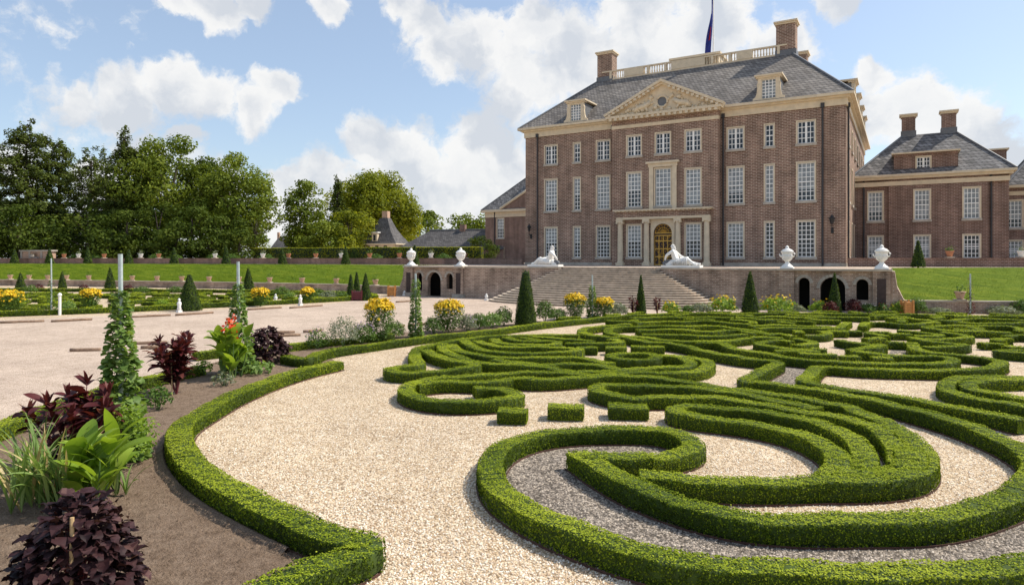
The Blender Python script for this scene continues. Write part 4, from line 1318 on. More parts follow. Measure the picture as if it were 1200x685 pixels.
def hedge_parts(rng, pts, w, h, dens=1.0, lsize=None):
    """body and leaves of one run of clipped hedge; returns (V, quads, tint, material index)"""
    P = spline(pts, .16)
    d = float(np.mean([camdist(*p) for p in P]))
    if d > 22: P = spline(pts, .3)
    n = len(P)
    t = np.gradient(P, axis=0); t /= np.maximum(np.linalg.norm(t, axis=1, keepdims=True), 1e-9)
    nr = np.stack([t[:, 1], -t[:, 0]], 1)
    hw = w / 2 - .02
    hb = h - .02
    prof = [(-hw + .02, .03), (-hw, hb * .4), (-hw + .003, hb - .03), (-hw + .028, hb), (0, hb + .004), (hw - .028, hb), (hw - .003, hb - .03), (hw, hb * .4), (hw - .02, .03)]
    k = len(prof)
    ph = rng.uniform(0, 6, 4)
    s = np.arange(n) * .16
    V = np.empty((n, k, 3))
    wav = .014 * np.sin(s * 1.7 + ph[0]) + .012 * np.sin(s * 4.9 + ph[1]) + .006 * np.sin(s * 11 + ph[2])
    for j, (a, z) in enumerate(prof):
        off = a * (1 + .05 * np.sin(s * 3.3 + ph[2] + j))
        V[:, j, 0] = P[:, 0] + nr[:, 0] * off
        V[:, j, 1] = P[:, 1] + nr[:, 1] * off
        V[:, j, 2] = z + (wav if z > hb * .6 else 0) + rng.normal(0, .004, n)
    V = V.reshape(-1, 3)
    ii, jj = np.meshgrid(np.arange(n - 1), np.arange(k - 1), indexing='ij')
    a = (ii * k + jj).ravel()
    F = np.stack([a, a + 1, a + k + 1, a + k], 1)
    base = len(V)
    caps = []
    for e in (0, n - 1):
        q = [e * k + j for j in range(k)]
        c1 = [[q[0], q[1], q[7], q[8]], [q[1], q[2], q[6], q[7]], [q[2], q[3], q[5], q[6]]]
        caps += c1
    F = np.vstack([F, np.array(caps)])
    nb = len(F)
    # leaves: points on the sides, the top and the two ends
    seg = np.linalg.norm(np.diff(P, axis=0), axis=1)
    L = seg.sum()
    per = 2 * h + w
    Vs, Fs, ts = [V], [F], [np.zeros(nb)]
    dl = np.array([camdist(*p) for p in (P[:-1] + P[1:]) / 2])
    size_seg = np.maximum(.027, .00135 * dl + .009) if lsize is None else np.full(n - 1, lsize)
    cnt = rng.poisson(np.minimum(seg * per * 1.22 * dens / (size_seg ** 2 * .62), 4000))
    si = np.repeat(np.arange(n - 1), cnt)
    m = len(si)
    f = rng.uniform(0, 1, m)
    base_p = P[si] * (1 - f)[:, None] + P[si + 1] * f[:, None]
    bn = nr[si]
    u = rng.uniform(0, per, m)
    z = np.where(u < h, u, np.where(u < h + w, h, per - u))
    off = np.where(u < h, -w / 2, np.where(u < h + w, u - h - w / 2, w / 2))
    side = np.where(u < h, -1, np.where(u < h + w, 0, 1))
    wv = np.interp(si, np.arange(n), wav)
    # round the arris a little
    edge = np.clip((np.abs(off) - (w / 2 - .04)) / .04, 0, 1) * np.clip((z - (h - .04)) / .04, 0, 1)
    zz = z - edge * .007 + wv * (z / h)
    oo = off * (1 - edge * .03)
    size = size_seg[si]
    rough = np.abs(rng.normal(0, 1, m)) * size * .2 + .011 * np.sin(base_p[:, 0] * 19 + z * 31 + ph[1]) * np.sin(base_p[:, 1] * 21 - z * 17 + off * 23 + ph[2])
    Pp = np.stack([base_p[:, 0] + bn[:, 0] * oo, base_p[:, 1] + bn[:, 1] * oo, zz], 1)
    N = np.stack([bn[:, 0] * side, bn[:, 1] * side, (side == 0).astype(float)], 1)
    Pp += N * rough[:, None] - N * .006
    Pp[:, 2] = np.maximum(Pp[:, 2], .03)
    Pp += N * (np.where(rng.uniform(0, 1, m) < .02, rng.uniform(.01, .045, m), 0))[:, None]      # stray shoots
    lv, lf = leaf_quads(rng, Pp, N, size, .74, np.where(side == 0, .22, .6)[:, None], .0)
    tt = np.clip(rng.normal(.35, .2, m) + .12 * np.sin(base_p[:, 0] * 1.7 + ph[0]) + .12 * np.sin(base_p[:, 1] * 2.3 + ph[1]) + .4 * (side == 0), 0, 1)  # lighter tops, darker sides: young shoots plus painted sun and shade
    Fs.append(lf + base); Vs.append(lv); ts.append(tt)
    cur = base + len(lv)
    for e, sgn in ((0, -1), (n - 1, 1)):
        sz = float(size_seg[min(e, n - 2)])
        q = rng.poisson(w * h * 1.5 * dens / (sz * sz * .62))
        o_ = rng.uniform(-w / 2, w / 2, q); z_ = rng.uniform(0.03, h, q)
        tv = t[e] * sgn
        pp = np.stack([P[e, 0] + nr[e, 0] * o_ + tv[0] * .01, P[e, 1] + nr[e, 1] * o_ + tv[1] * .01, z_], 1)
        nn = np.tile(np.array([tv[0], tv[1], .1]), (q, 1))
        lv, lf = leaf_quads(rng, pp, nn, np.full(q, sz), .68, .55, .1)
        Vs.append(lv); Fs.append(lf + cur); ts.append(np.clip(rng.normal(.5, .2, q), 0, 1))
        cur += len(lv)
    V = np.vstack(Vs); F = np.vstack(Fs); T = np.concatenate(ts)
    mi = np.concatenate([np.zeros(nb, int), np.ones(len(F) - nb, int)])
    return V, F, T, mi


HEDGE_N = [0]


def hedge(strokes, label, group=None, h=.29, name='box_hedge', edging=False, mats=None, cat='hedge', dens=1.0, lsize=None):
    HEDGE_N[0] += 1
    rng = np.random.RandomState(100 + HEDGE_N[0])
    o3 = strokes[0][1][0]
    Vs, Fs, Ts, Ms = [], [], [], []
    base = 0
    for si, (w, pts) in enumerate(strokes):
        V, F, T, mi = hedge_parts(rng, pts, w, h + .006 * ((si * 3) % 4) + .003 * (HEDGE_N[0] % 3), dens, lsize)
        Vs.append(V); Fs.append(F + base); Ts.append(T); Ms.append(mi); base += len(V)
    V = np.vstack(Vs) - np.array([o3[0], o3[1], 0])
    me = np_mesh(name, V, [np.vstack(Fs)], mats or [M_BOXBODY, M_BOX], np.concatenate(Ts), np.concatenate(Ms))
    ob = link(bpy.data.objects.new(name, me))
    ob.location = (o3[0], o3[1], 0)
    tag(ob, label, cat, group)
    if edging:
        mb = MB()
        for w, pts in strokes:
            P = spline(pts, .25)
            t = np.gradient(P, axis=0); t /= np.maximum(np.linalg.norm(t, axis=1, keepdims=True), 1e-9)
            nr = np.stack([t[:, 1], -t[:, 0]], 1)
            for sg in (-1, 1):
                q = P + nr * sg * (w / 2 + .02) - np.array(o3)
                q2 = P + nr * sg * (w / 2 + .03) - np.array(o3)
                vs = [(*a, z) for a, b in zip(q, q2) for z in (0.0, .032)] + [(*b, z) for a, b in zip(q, q2) for z in (0.0, .032)]
                n = len(q)
                fs = []
                for i in range(n - 1):
                    fs += [(2 * i, 2 * i + 2, 2 * i + 3, 2 * i + 1), (2 * n + 2 * i, 2 * n + 2 * i + 1, 2 * n + 2 * i + 3, 2 * n + 2 * i + 2), (2 * i + 1, 2 * i + 3, 2 * n + 2 * i + 3, 2 * n + 2 * i + 1)]
                mb.add(vs, fs)
        mb.build('steel_edging', M_RUST, ob)
    return ob


LABELS = {
    'scroll_left': 'box hedge scroll with nested crescents swelling into one broad curved mass',
    'scroll_front': 'large box hedge scroll ringing grey slate gravel, its tail running off between gravel bands',
    'long_band': 'box hedge band with a square corner beside grey gravel, closing in a wide rounded loop',
    'palmette': 'box hedge palmette of nested fan-like arcs with a spur on the cream gravel',
    'ring_middle': 'small closed box hedge ring beside the palmette',
    'leaf_upper': 'pair of slim box hedge leaves behind the palmette',
    'loop_upper': 'long box hedge loop sweeping behind the row of small hedge blocks',
    'scroll_centre': 'small box hedge double scroll standing in a pale gravel clearing',
    'scroll_right': 'pair of nested box hedge hooks curling around pale gravel at parterre side',
    'kerb_curve': 'long curved box hedge edging the bare soil flower bed, ending in a sharp corner',
    'border_long': 'straight box hedge along the mixed flower border towards the stairs',
    'border_far': 'box hedge closing the parterre below the grotto wall and lilies',
    'border_left': 'box hedge along the gravel walk behind the maroon and leek plants',
    'border_left_b': 'short piece of box hedge behind the red-flowered canna',
    'border_left_c': 'low box hedge strip behind the dark purple bush and logs',
}
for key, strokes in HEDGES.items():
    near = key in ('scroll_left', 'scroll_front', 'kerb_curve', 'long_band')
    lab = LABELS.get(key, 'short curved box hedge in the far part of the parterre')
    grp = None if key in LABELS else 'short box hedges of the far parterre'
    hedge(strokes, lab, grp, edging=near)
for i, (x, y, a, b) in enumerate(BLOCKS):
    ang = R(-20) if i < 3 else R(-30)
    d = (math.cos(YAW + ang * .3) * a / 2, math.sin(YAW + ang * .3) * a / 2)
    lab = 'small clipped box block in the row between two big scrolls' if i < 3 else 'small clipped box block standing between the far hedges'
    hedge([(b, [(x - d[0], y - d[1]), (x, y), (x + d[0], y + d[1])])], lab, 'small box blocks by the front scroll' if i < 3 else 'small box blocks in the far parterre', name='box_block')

# more short hedge curves fill the far beds of the parterre
def fill_hedges(region, existing, count, seed, gap, lab, grp, rad=(.8, 2.2)):
    rg = random.Random(seed)
    pts = np.array(existing) if len(existing) else np.zeros((1, 2)) + 9999
    n = len(region)

    def inside(p):
        c = False
        for i in range(n):
            a, b = region[i], region[(i + 1) % n]
            if (a[1] > p[1]) != (b[1] > p[1]) and p[0] < (b[0] - a[0]) * (p[1] - a[1]) / (b[1] - a[1]) + a[0]:
                c = not c
        return c
    xs = [p[0] for p in region]; ys = [p[1] for p in region]
    made = 0
    for tries in range(9000):
        if made >= count: break
        c = (rg.uniform(min(xs), max(xs)), rg.uniform(min(ys), max(ys)))
        r = rg.uniform(*rad); a0 = rg.uniform(0, 2 * PI); sp = rg.uniform(.9, 3.6); hook = rg.random() < .5
        P = []
        for i in range(9):
            t = i / 8
            rr = r * (1 - (.45 * t if hook else .1 * math.sin(t * PI)))
            P.append((c[0] + rr * math.cos(a0 + sp * t), c[1] + rr * math.sin(a0 + sp * t)))
        if not all(inside(p) for p in P): continue
        q = np.array(P)
        if np.min(np.linalg.norm(pts[None] - q[:, None], axis=2)) < gap: continue
        pts = np.vstack([pts, spline(P, .3)])
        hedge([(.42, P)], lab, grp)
        made += 1


allpts = np.vstack([spline(p, .3) for s in HEDGES.values() for w, p in s] + [np.array([b[:2]]) for b in BLOCKS])
fill_hedges([spot(650, 378), spot(752, 370.5), spot(830, 369), spot(1000, 369.5), spot(1230, 373), spot(1230, 412), spot(1000, 404), spot(860, 388), spot(720, 384)],
            allpts, 60, 5, .78, 'short curved box hedge in the far part of the parterre', 'short box hedges of the far parterre')
# the second parterre across the gravel walk
far_reg = [spot(-40, 345), spot(430, 345), spot(440, 351), spot(250, 359), spot(120, 364), spot(-40, 370)]
fill_hedges(far_reg, [], 90, 11, .9, 'short curved box hedge in the parterre across the gravel walk', 'short box hedges across the walk', (1.0, 3.4))
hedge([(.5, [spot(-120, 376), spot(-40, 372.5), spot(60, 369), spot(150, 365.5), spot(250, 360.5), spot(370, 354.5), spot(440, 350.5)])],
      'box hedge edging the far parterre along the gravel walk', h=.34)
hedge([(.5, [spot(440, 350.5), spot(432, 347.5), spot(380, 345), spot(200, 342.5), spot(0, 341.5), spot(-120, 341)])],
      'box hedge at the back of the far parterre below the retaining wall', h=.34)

# slate gravel and bed surfaces, each a sheet a few millimetres above the one below
S_F = HEDGES['scroll_front']
ring, aa = S_F[0][1], S_F[2][1]
sheet('slate_gravel_bed', [tuple(p) for p in spline(ring, .5)] + [tuple(p) for p in spline(aa[:16], .5)][::-1], .005, M_SLATE_GRAVEL)
sheet('slate_gravel_bed', [spot(858, 451), spot(912, 423), spot(962, 426), spot(940, 452)], .005, M_SLATE_GRAVEL)
sheet('slate_gravel_bed', [spot(1040, 416), spot(1075, 410), spot(1078, 402), spot(1046, 408)], .005, M_SLATE_GRAVEL)
soil = [(-120, 585), (-60, 522), (0, 499), (52, 478), (120, 457), (180, 442), (240, 428), (300, 411), (345, 404), (400, 398), (470, 390), (540, 384), (640, 376), (745, 369.5),
        (640, 380), (560, 391), (500, 397), (440, 405), (380, 414), (398, 427), (359, 433), (317, 446), (276, 462), (240, 481), (216, 497), (211, 512), (218, 532), (239, 553), (272, 574), (318, 596), (368, 617),
        (414, 632), (432, 640), (359, 668), (305, 692), (200, 770), (-120, 900)]


def soil_bed():
    poly = [spot(*p) for p in soil]
    xs = [p[0] for p in poly]; ys = [p[1] for p in poly]
    sheet('flower_bed', poly, .012, M_SOIL)
    # earth heaped and crumbled on the near bed: real lumps
    rng = np.random.RandomState(3)
    V, F = [], []
    oc = np.array([(1, 0, 0), (0, 1, 0), (-1, 0, 0), (0, -1, 0), (0, 0, 1)], float)
    of = np.array([(0, 1, 4), (1, 2, 4), (2, 3, 4), (3, 0, 4)])
    pts = []
    while len(pts) < 9000:
        px_, py_ = rng.uniform(0, 420), 440 + 245 * rng.uniform(0, 1) ** .8
        q = spot(px_, py_)
        c = False
        n = len(poly)
        for i in range(n):
            a, b = poly[i], poly[(i + 1) % n]
            if (a[1] > q[1]) != (b[1] > q[1]) and q[0] < (b[0] - a[0]) * (q[1] - a[1]) / (b[1] - a[1]) + a[0]:
                c = not c
        if c: pts.append(q)
    pts = np.array(pts); m = len(pts)
    s = np.exp(rng.normal(-4.3, .55, m))
    Vx = oc[None] * (s[:, None, None] * rng.uniform(.7, 1.3, (m, 5, 1))) * np.array([1, 1, .7])
    ang = rng.uniform(0, 6.28, m); ca, sa = np.cos(ang)[:, None], np.sin(ang)[:, None]
    X = Vx[:, :, 0] * ca - Vx[:, :, 1] * sa + pts[:, :1]; Y = Vx[:, :, 0] * sa + Vx[:, :, 1] * ca + pts[:, 1:]
    Vx = np.stack([X, Y, Vx[:, :, 2] + .012], 2).reshape(-1, 3)
    Fx = (of[None] + (np.arange(m) * 5)[:, None, None]).reshape(-1, 3)
    o = link(bpy.data.objects.new('soil_crumbs', np_mesh('soil_crumbs', Vx, [Fx], M_SOIL)))
    tag(o, 'loose brown soil crumbs on the flower bed', 'soil', kind='stuff')


soil_bed()


def edging_board():
    pts = [p for p in HEDGES['kerb_curve'][0][1]]
    P = spline(pts, .3)
    n0 = int(len(P) * .25)
    P = P[n0:int(len(P) * .82)]
    t = np.gradient(P, axis=0); t /= np.linalg.norm(t, axis=1, keepdims=True)
    nr = np.stack([t[:, 1], -t[:, 0]], 1)
    rg = np.random.RandomState(5)
    a, b, c = P + nr * .27, P + nr * .3, P + nr * (.42 + rg.uniform(-.03, .03, (len(P), 1)))
    o = tuple(P[0])
    mb = MB()
    n = len(P)
    vs = [(q[0] - o[0], q[1] - o[1], z) for arr, z in ((a, .0), (a, .075), (b, .075), (c, .013)) for q in arr]
    fs = []
    for k in range(3):
        for i in range(n - 1):
            f = (k * n + i, k * n + i + 1, (k + 1) * n + i + 1, (k + 1) * n + i)
            fs.append(f)
    mb.add(vs, fs)
    ob = mb.build('earth_ridge', M_SOIL, None, True, (o[0], o[1], 0))
    tag(ob, 'low packed earth ridge along the foot of the curved hedge', 'soil', kind='structure')


edging_board()


def loose_stones():
    """the coarser stones of the gravel lie proud of it near the viewer"""
    rng = np.random.RandomState(12)
    m = 30000
    u = rng.uniform(200, 1215, m * 2); v = 425 + 265 * rng.uniform(0, 1, m * 2) ** .75
    keep = rng.uniform(0, 1, m * 2) < .5
    u, v = u[keep], v[keep]
    Z = FPX * CAMZ / (v - 302.7); q = (u - 600) / FPX
    X0 = CAMX + Z * (CS * q - SN); Y0 = CAMY + Z * (SN * q + CS)
    # only on cream gravel: not on soil, slate or walk
    def inpoly(poly):
        c = np.zeros(len(X0), bool)
        n = len(poly)
        for i in range(n):
            a, b = poly[i], poly[(i + 1) % n]
            cond = (a[1] > Y0) != (b[1] > Y0)
            xx = (b[0] - a[0]) * (Y0 - a[1]) / ((b[1] - a[1]) or 1e-9) + a[0]
            c ^= cond & (X0 < xx)
        return c
    bad = inpoly([spot(*p) for p in soil]) | inpoly(walk)
    slate = inpoly([tuple(p) for p in spline(ring, .5)] + [tuple(p) for p in spline(aa[:16], .5)][::-1])
    oc = np.array([(1, 0, -.3), (.2, .8, -.3), (-1, .1, -.3), (-.1, -.8, -.3), (.1, 0, .7)], float)
    of = np.array([(0, 1, 4), (1, 2, 4), (2, 3, 4), (3, 0, 4)])
    for nm, sel, mats, lab in (('gravel_stones', ~bad & ~slate, M_STONES, 'coarser cream stones lying on the gravel'), ('slate_chips', slate & ~bad, M_CHIPS, 'coarser grey slate chips lying in the scroll')):
        x, y = X0[sel], Y0[sel]
        k = len(x)
        s = rng.uniform(.009, .021, k)
        V = oc[None] * s[:, None, None] * rng.uniform(.6, 1.3, (k, 5, 1))
        a = rng.uniform(0, 6.28, k); ca, sa = np.cos(a)[:, None], np.sin(a)[:, None]
        V = np.stack([V[:, :, 0] * ca - V[:, :, 1] * sa + x[:, None], V[:, :, 0] * sa + V[:, :, 1] * ca + y[:, None], V[:, :, 2] + .008], 2).reshape(-1, 3)
        Fx = (of[None] + (np.arange(k) * 5)[:, None, None]).reshape(-1, 3)
        tint = np.repeat(rng.uniform(0, 1, k), 4)
        o = link(bpy.data.objects.new(nm, np_mesh(nm, V, [Fx], mats, tint)))
        tag(o, lab, 'gravel', kind='stuff')


M_STONES = leaf_mat('loose_cream_stone', [(0, (.38, .26, .17)), (.25, (.55, .42, .3)), (.6, (.7, .6, .47)), (1, (.85, .8, .71))], 0.0, .8, .2)
M_CHIPS = leaf_mat('loose_slate_chip', [(0, (.08, .07, .06)), (.5, (.24, .205, .175)), (.85, (.42, .36, .3)), (1, (.62, .54, .45))], 0.0, .7, .3)
loose_stones()
# ------------------------------------------------------------------ topiary
TOPI = [0]


def topiary(x, y, z, h, r, label, group=None, square=False, rt=None, lsize=None, name='topiary_cone', mats=None):
    """clipped cone (or four-sided obelisk) of yew: dense body and leaves in one mesh"""
    TOPI[0] += 1
    rng = np.random.RandomState(500 + TOPI[0])
    d = camdist(x, y)
    ls = lsize or max(.03, .0019 * d)
    root = empty(name, (x, y, z), rng.uniform(0, 1), label, 'topiary', group)
    rt = rt if rt is not None else r * .1
    n = 14
    prof = [(r * .82, .06), (r * .93, h * .12), (r * .9 - (r * .9 - rt) * .28, h * .35), (r * .9 - (r * .9 - rt) * .62, h * .68), (rt + .02, h * .95), (.02, h)]
    b = MB().lathe(prof, 0, 0, 0, n)
    b.tube([(0, 0, -.02), (0, 0, .2)], r * .12, 6)
    b.build('inner_mass', mats[0] if mats else M_TOPIB, root)
    area = PI * (r + rt) * math.hypot(h, r)
    m = int(min(area * 2.2 / (ls * ls * .55), 9000))
    t = 1 - np.sqrt(rng.uniform(0, 1, m)) if not square else rng.uniform(0, 1, m) ** 1.2
    t = np.where(rng.uniform(0, 1, m) < .12, rng.uniform(0, 1, m), t)
    a = rng.uniform(0, 2 * PI, m)
    belly = 1 + .07 * np.sin(t * PI)
    rad = (r - (r - rt) * t) * belly * np.clip(t / .04 + .8, 0, 1)
    rad = rad * (1 + .045 * np.sin(a * 5 + t * 9) + rng.normal(0, .055, m))
    P = np.stack([rad * np.cos(a), rad * np.sin(a), .04 + t * (h - .02) + rng.normal(0, .01, m)], 1)
    N = np.stack([np.cos(a), np.sin(a), np.full(m, .35)], 1)
    V, F = leaf_quads(rng, P, N, np.full(m, ls), .6, .6, .1)
    tt = np.clip(rng.normal(.5, .22, m) + .12 * np.sin(a * 3 + t * 7), 0, 1)
    o = link(bpy.data.objects.new('foliage', np_mesh('foliage', V, [F], mats[1] if mats else M_TOPI, tt)), root)
    return root


# ------------------------------------------------------------------ leaf kinds for border plants
def blade_strip(rng, base, heading, length, width, rise, droop, segs=7, twist=0.0, fold=.12, widest=.45):
    """long leaf as a bent strip; returns V (2 columns + midrib) and quads"""
    d = np.array([math.cos(heading), math.sin(heading), 0])
    sd = np.array([-math.sin(heading), math.cos(heading), 0])
    V = []
    pos = np.array(base, float)
    el = rise
    for i in range(segs + 1):
        t = i / segs
        wv = width * max(.03, math.sin(PI * min(1, (t / (2 * widest)) if t < widest else .5 + (t - widest) / (2 * (1 - widest)))) ** .8) * .5
        up = np.array([-math.sin(el) * d[0], -math.sin(el) * d[1], math.cos(el)])
        s2 = sd * math.cos(twist * t) + up * math.sin(twist * t)
        V += [pos - s2 * wv + up * fold * wv, pos.copy(), pos + s2 * wv + up * fold * wv]
        step = length / segs
        pos = pos + (d * math.cos(el) + np.array([0, 0, math.sin(el)])) * step
        el -= droop / segs * (.4 + 1.2 * t)
    F = []
    for i in range(segs):
        a = i * 3
        F += [(a, a + 1, a + 4, a + 3), (a + 1, a + 2, a + 5, a + 4)]
    return np.array(V), np.array(F)


class Foliage:
    def __init__(self):
        self.V, self.F, self.T, self.n = [], [], [], 0

    def add(self, V, F, t):
        self.V.append(V); self.F.append(F + self.n); self.n += len(V)
        self.T.append(np.full(len(F), t) if np.isscalar(t) else t)

    def build(self, name, mat, parent, smooth=True):
        if not self.V: return None
        me = np_mesh(name, np.vstack(self.V), [np.vstack(self.F)], mat, np.concatenate(self.T), None, smooth)
        return link(bpy.data.objects.new(name, me), parent)


PLN = [0]


def prng():
    PLN[0] += 1
    return np.random.RandomState(900 + PLN[0])


def perilla(x, y, r, h, label, count=230, leaf=.2, stake=True, mat=None, z=0.0):
    """dark frilled-leaf bush"""
    rng = prng()
    root = empty('perilla_bush', (x, y, z), 0, label, 'plant')
    st = MB(); fo = Foliage()
    tips = []
    for i in range(26):
        a = rng.uniform(0, 2 * PI); t = rng.uniform(.1, .95)
        hh = h * rng.uniform(.55, .95) * (1 - .35 * t)
        tip = (r * t * math.cos(a) * .8, r * t * math.sin(a) * .8, hh)
        st.tube([(0, 0, 0), (tip[0] * .45, tip[1] * .45, hh * .6), tip], [.016, .012, .006], 5)
        tips.append(tip)
    st.build('stems', M_MAROON_STEM, root)
    for i in range(count):
        a = rng.uniform(0, 2 * PI)
        ph = math.acos(rng.uniform(0.02, 1)) if rng.uniform() < .88 else rng.uniform(1.2, 1.75)
        rr = rng.uniform(.72, 1.04)
        p = (r * rr * math.sin(ph) * math.cos(a), r * rr * math.sin(ph) * math.sin(a), max(.05, h * (.1 + .9 * rr * math.cos(ph))))
        L = leaf * rng.uniform(.65, 1.25)
        V, F = blade_strip(rng, p, a + rng.normal(0, .5), L, L * .72, rng.uniform(-.5, .5) + (.5 if ph < .5 else 0), rng.uniform(.6, 1.9), 5, rng.normal(0, .5), .25, .4)
        V += rng.normal(0, L * .05, V.shape)
        fo.add(V, F, np.clip(rng.normal(.4, .25) + rng.normal(0, .14, len(F)), 0, 1))
    fo.build('leaves', mat or M_PURPLE, root)
    if stake:
        MB().tube([(r * .62, -r * .45, -.02), (r * .5, -r * .36, h * .92)], .02, 8).build('stake', M_STAKE, root)
    return root


M_MAROON_STEM = simple('maroon_stem', (.13, .025, .03), .6, .2, 8.0)
M_GREEN_STEM = simple('green_stem', (.09, .15, .035), .6, .2, 8.0)


def amaranth(x, y, r, h, label, count=150, leaf=.26, stake=True):
    rng = prng()
    root = empty('amaranth_plant', (x, y, 0), 0, label, 'plant')
    st = MB(); fo = Foliage(); old = Foliage()
    for i in range(9):
        a = 2 * PI * i / 9 + rng.normal(0, .3); t = rng.uniform(.15, .7)
        top = np.array([r * t * math.cos(a), r * t * math.sin(a), h * rng.uniform(.7, 1.0)])
        st.tube([(0, 0, 0), tuple(top * np.array([.5, .5, .5])), tuple(top)], [.02, .015, .007], 6)
        for k in range(count // 9):
            u = rng.uniform(.25, 1.0)
            p = top * np.array([u, u, u])
            a2 = rng.uniform(0, 2 * PI)
            L = leaf * rng.uniform(.6, 1.3)
            V, F = blade_strip(rng, p, a2, L, L * .36, rng.uniform(.1, .9), rng.uniform(.6, 1.6), 6, rng.normal(0, .4), .3, .42)
            (fo if u > .4 else old).add(V, F, float(np.clip(rng.normal(.45, .26), 0, 1)))
        for k in range(5):       # upright plume of young leaves
            V, F = blade_strip(rng, top, rng.uniform(0, 6.28), leaf * .7, leaf * .18, rng.uniform(.9, 1.5), .3, 5, 0, .3)
            fo.add(V, F, float(np.clip(rng.normal(.6, .2), 0, 1)))
    st.build('stems', M_MAROON_STEM, root)
    fo.build('leaves', M_MAROON, root); old.build('lower_leaves', M_PURPLE, root)
    if stake:
        MB().tube([(.12, -.2, -.02), (.1, -.22, h * .78)], .014, 8).build('stake', M_STAKE, root)
    return root


def leek_clump(x, y, n, L, label, width=.045):
    rng = prng()
    root = empty('leek_clump', (x, y, 0), 0, label, 'plant')
    fo = Foliage(); dr = Foliage()
    for i in range(n):
        c = (rng.normal(0, .24), rng.normal(0, .2), 0)
        for k in range(6):
            a = rng.uniform(0, 2 * PI)
            l = L * rng.uniform(.55, 1.1)
            V, F = blade_strip(rng, c, a, l, width * rng.uniform(.8, 1.3), rng.uniform(1.05, 1.5), rng.uniform(.3, 1.5), 9, rng.normal(0, .5), .5, .25)
            V[:, 2] = np.maximum(V[:, 2], .015)
            (fo if rng.uniform() < .9 else dr).add(V, F, float(np.clip(rng.normal(.5, .25), 0, 1)))
    fo.build('leaves', M_LEEK, root); dr.build('withered_leaves', M_STRAW, root)
    return root


M_STRAW = leaf_mat('straw_leaves', G((.32, .24, .1), (.42, .32, .14), (.5, .4, .2), (.58, .48, .28)), .25)


def broad_plant(x, y, n, L, W_, h, label, name='canna_plant', flowers=0, seedheads=False, mat=None, rise=(.7, 1.35)):
    """broad paddle leaves on upright stems"""
    rng = prng()
    root = empty(name, (x, y, 0), 0, label, 'plant')
    st = MB(); fo = Foliage()
    stems = max(2, n // 6)
    heads = []
    for i in range(stems):
        c = np.array([rng.normal(0, .16), rng.normal(0, .14), 0])
        hh = h * rng.uniform(.75, 1.05)
        top = c * 1.6 + np.array([0, 0, hh])
        st.tube([tuple(c), tuple((c * 1.3 + top) / 2), tuple(top)], [.022, .018, .009], 6)
        heads.append(top)
        for k in range(6):
            t = rng.uniform(.12, .9)
            p = c * (1 + .6 * t) + np.array([0, 0, hh * t])
            l = L * rng.uniform(.7, 1.15)
            V, F = blade_strip(rng, p, rng.uniform(0, 6.28), l, W_ * rng.uniform(.75, 1.15), rng.uniform(*rise), rng.uniform(.5, 1.6), 8, rng.normal(0, .3), .22, .42)
            fo.add(V, F, float(np.clip(rng.normal(.5, .25), 0, 1)))
    st.build('stems', M_GREEN_STEM, root)
    fo.build('leaves', mat or M_LIME, root)
    for hd in heads[:flowers]:
        P = rng.normal(0, .085, (46, 3)) * np.array([1, 1, 1.3]) + hd + np.array([0, 0, .12])
        V, F = leaf_quads(rng, P, unit(rng.normal(0, 1, (46, 3))), np.full(46, .1), .7, .8)
        link(bpy.data.objects.new('red_flower', np_mesh('red_flower', V, [F], M_RED, rng.uniform(0, 1, 46))), root)['kind'] = 'stuff'
    return root


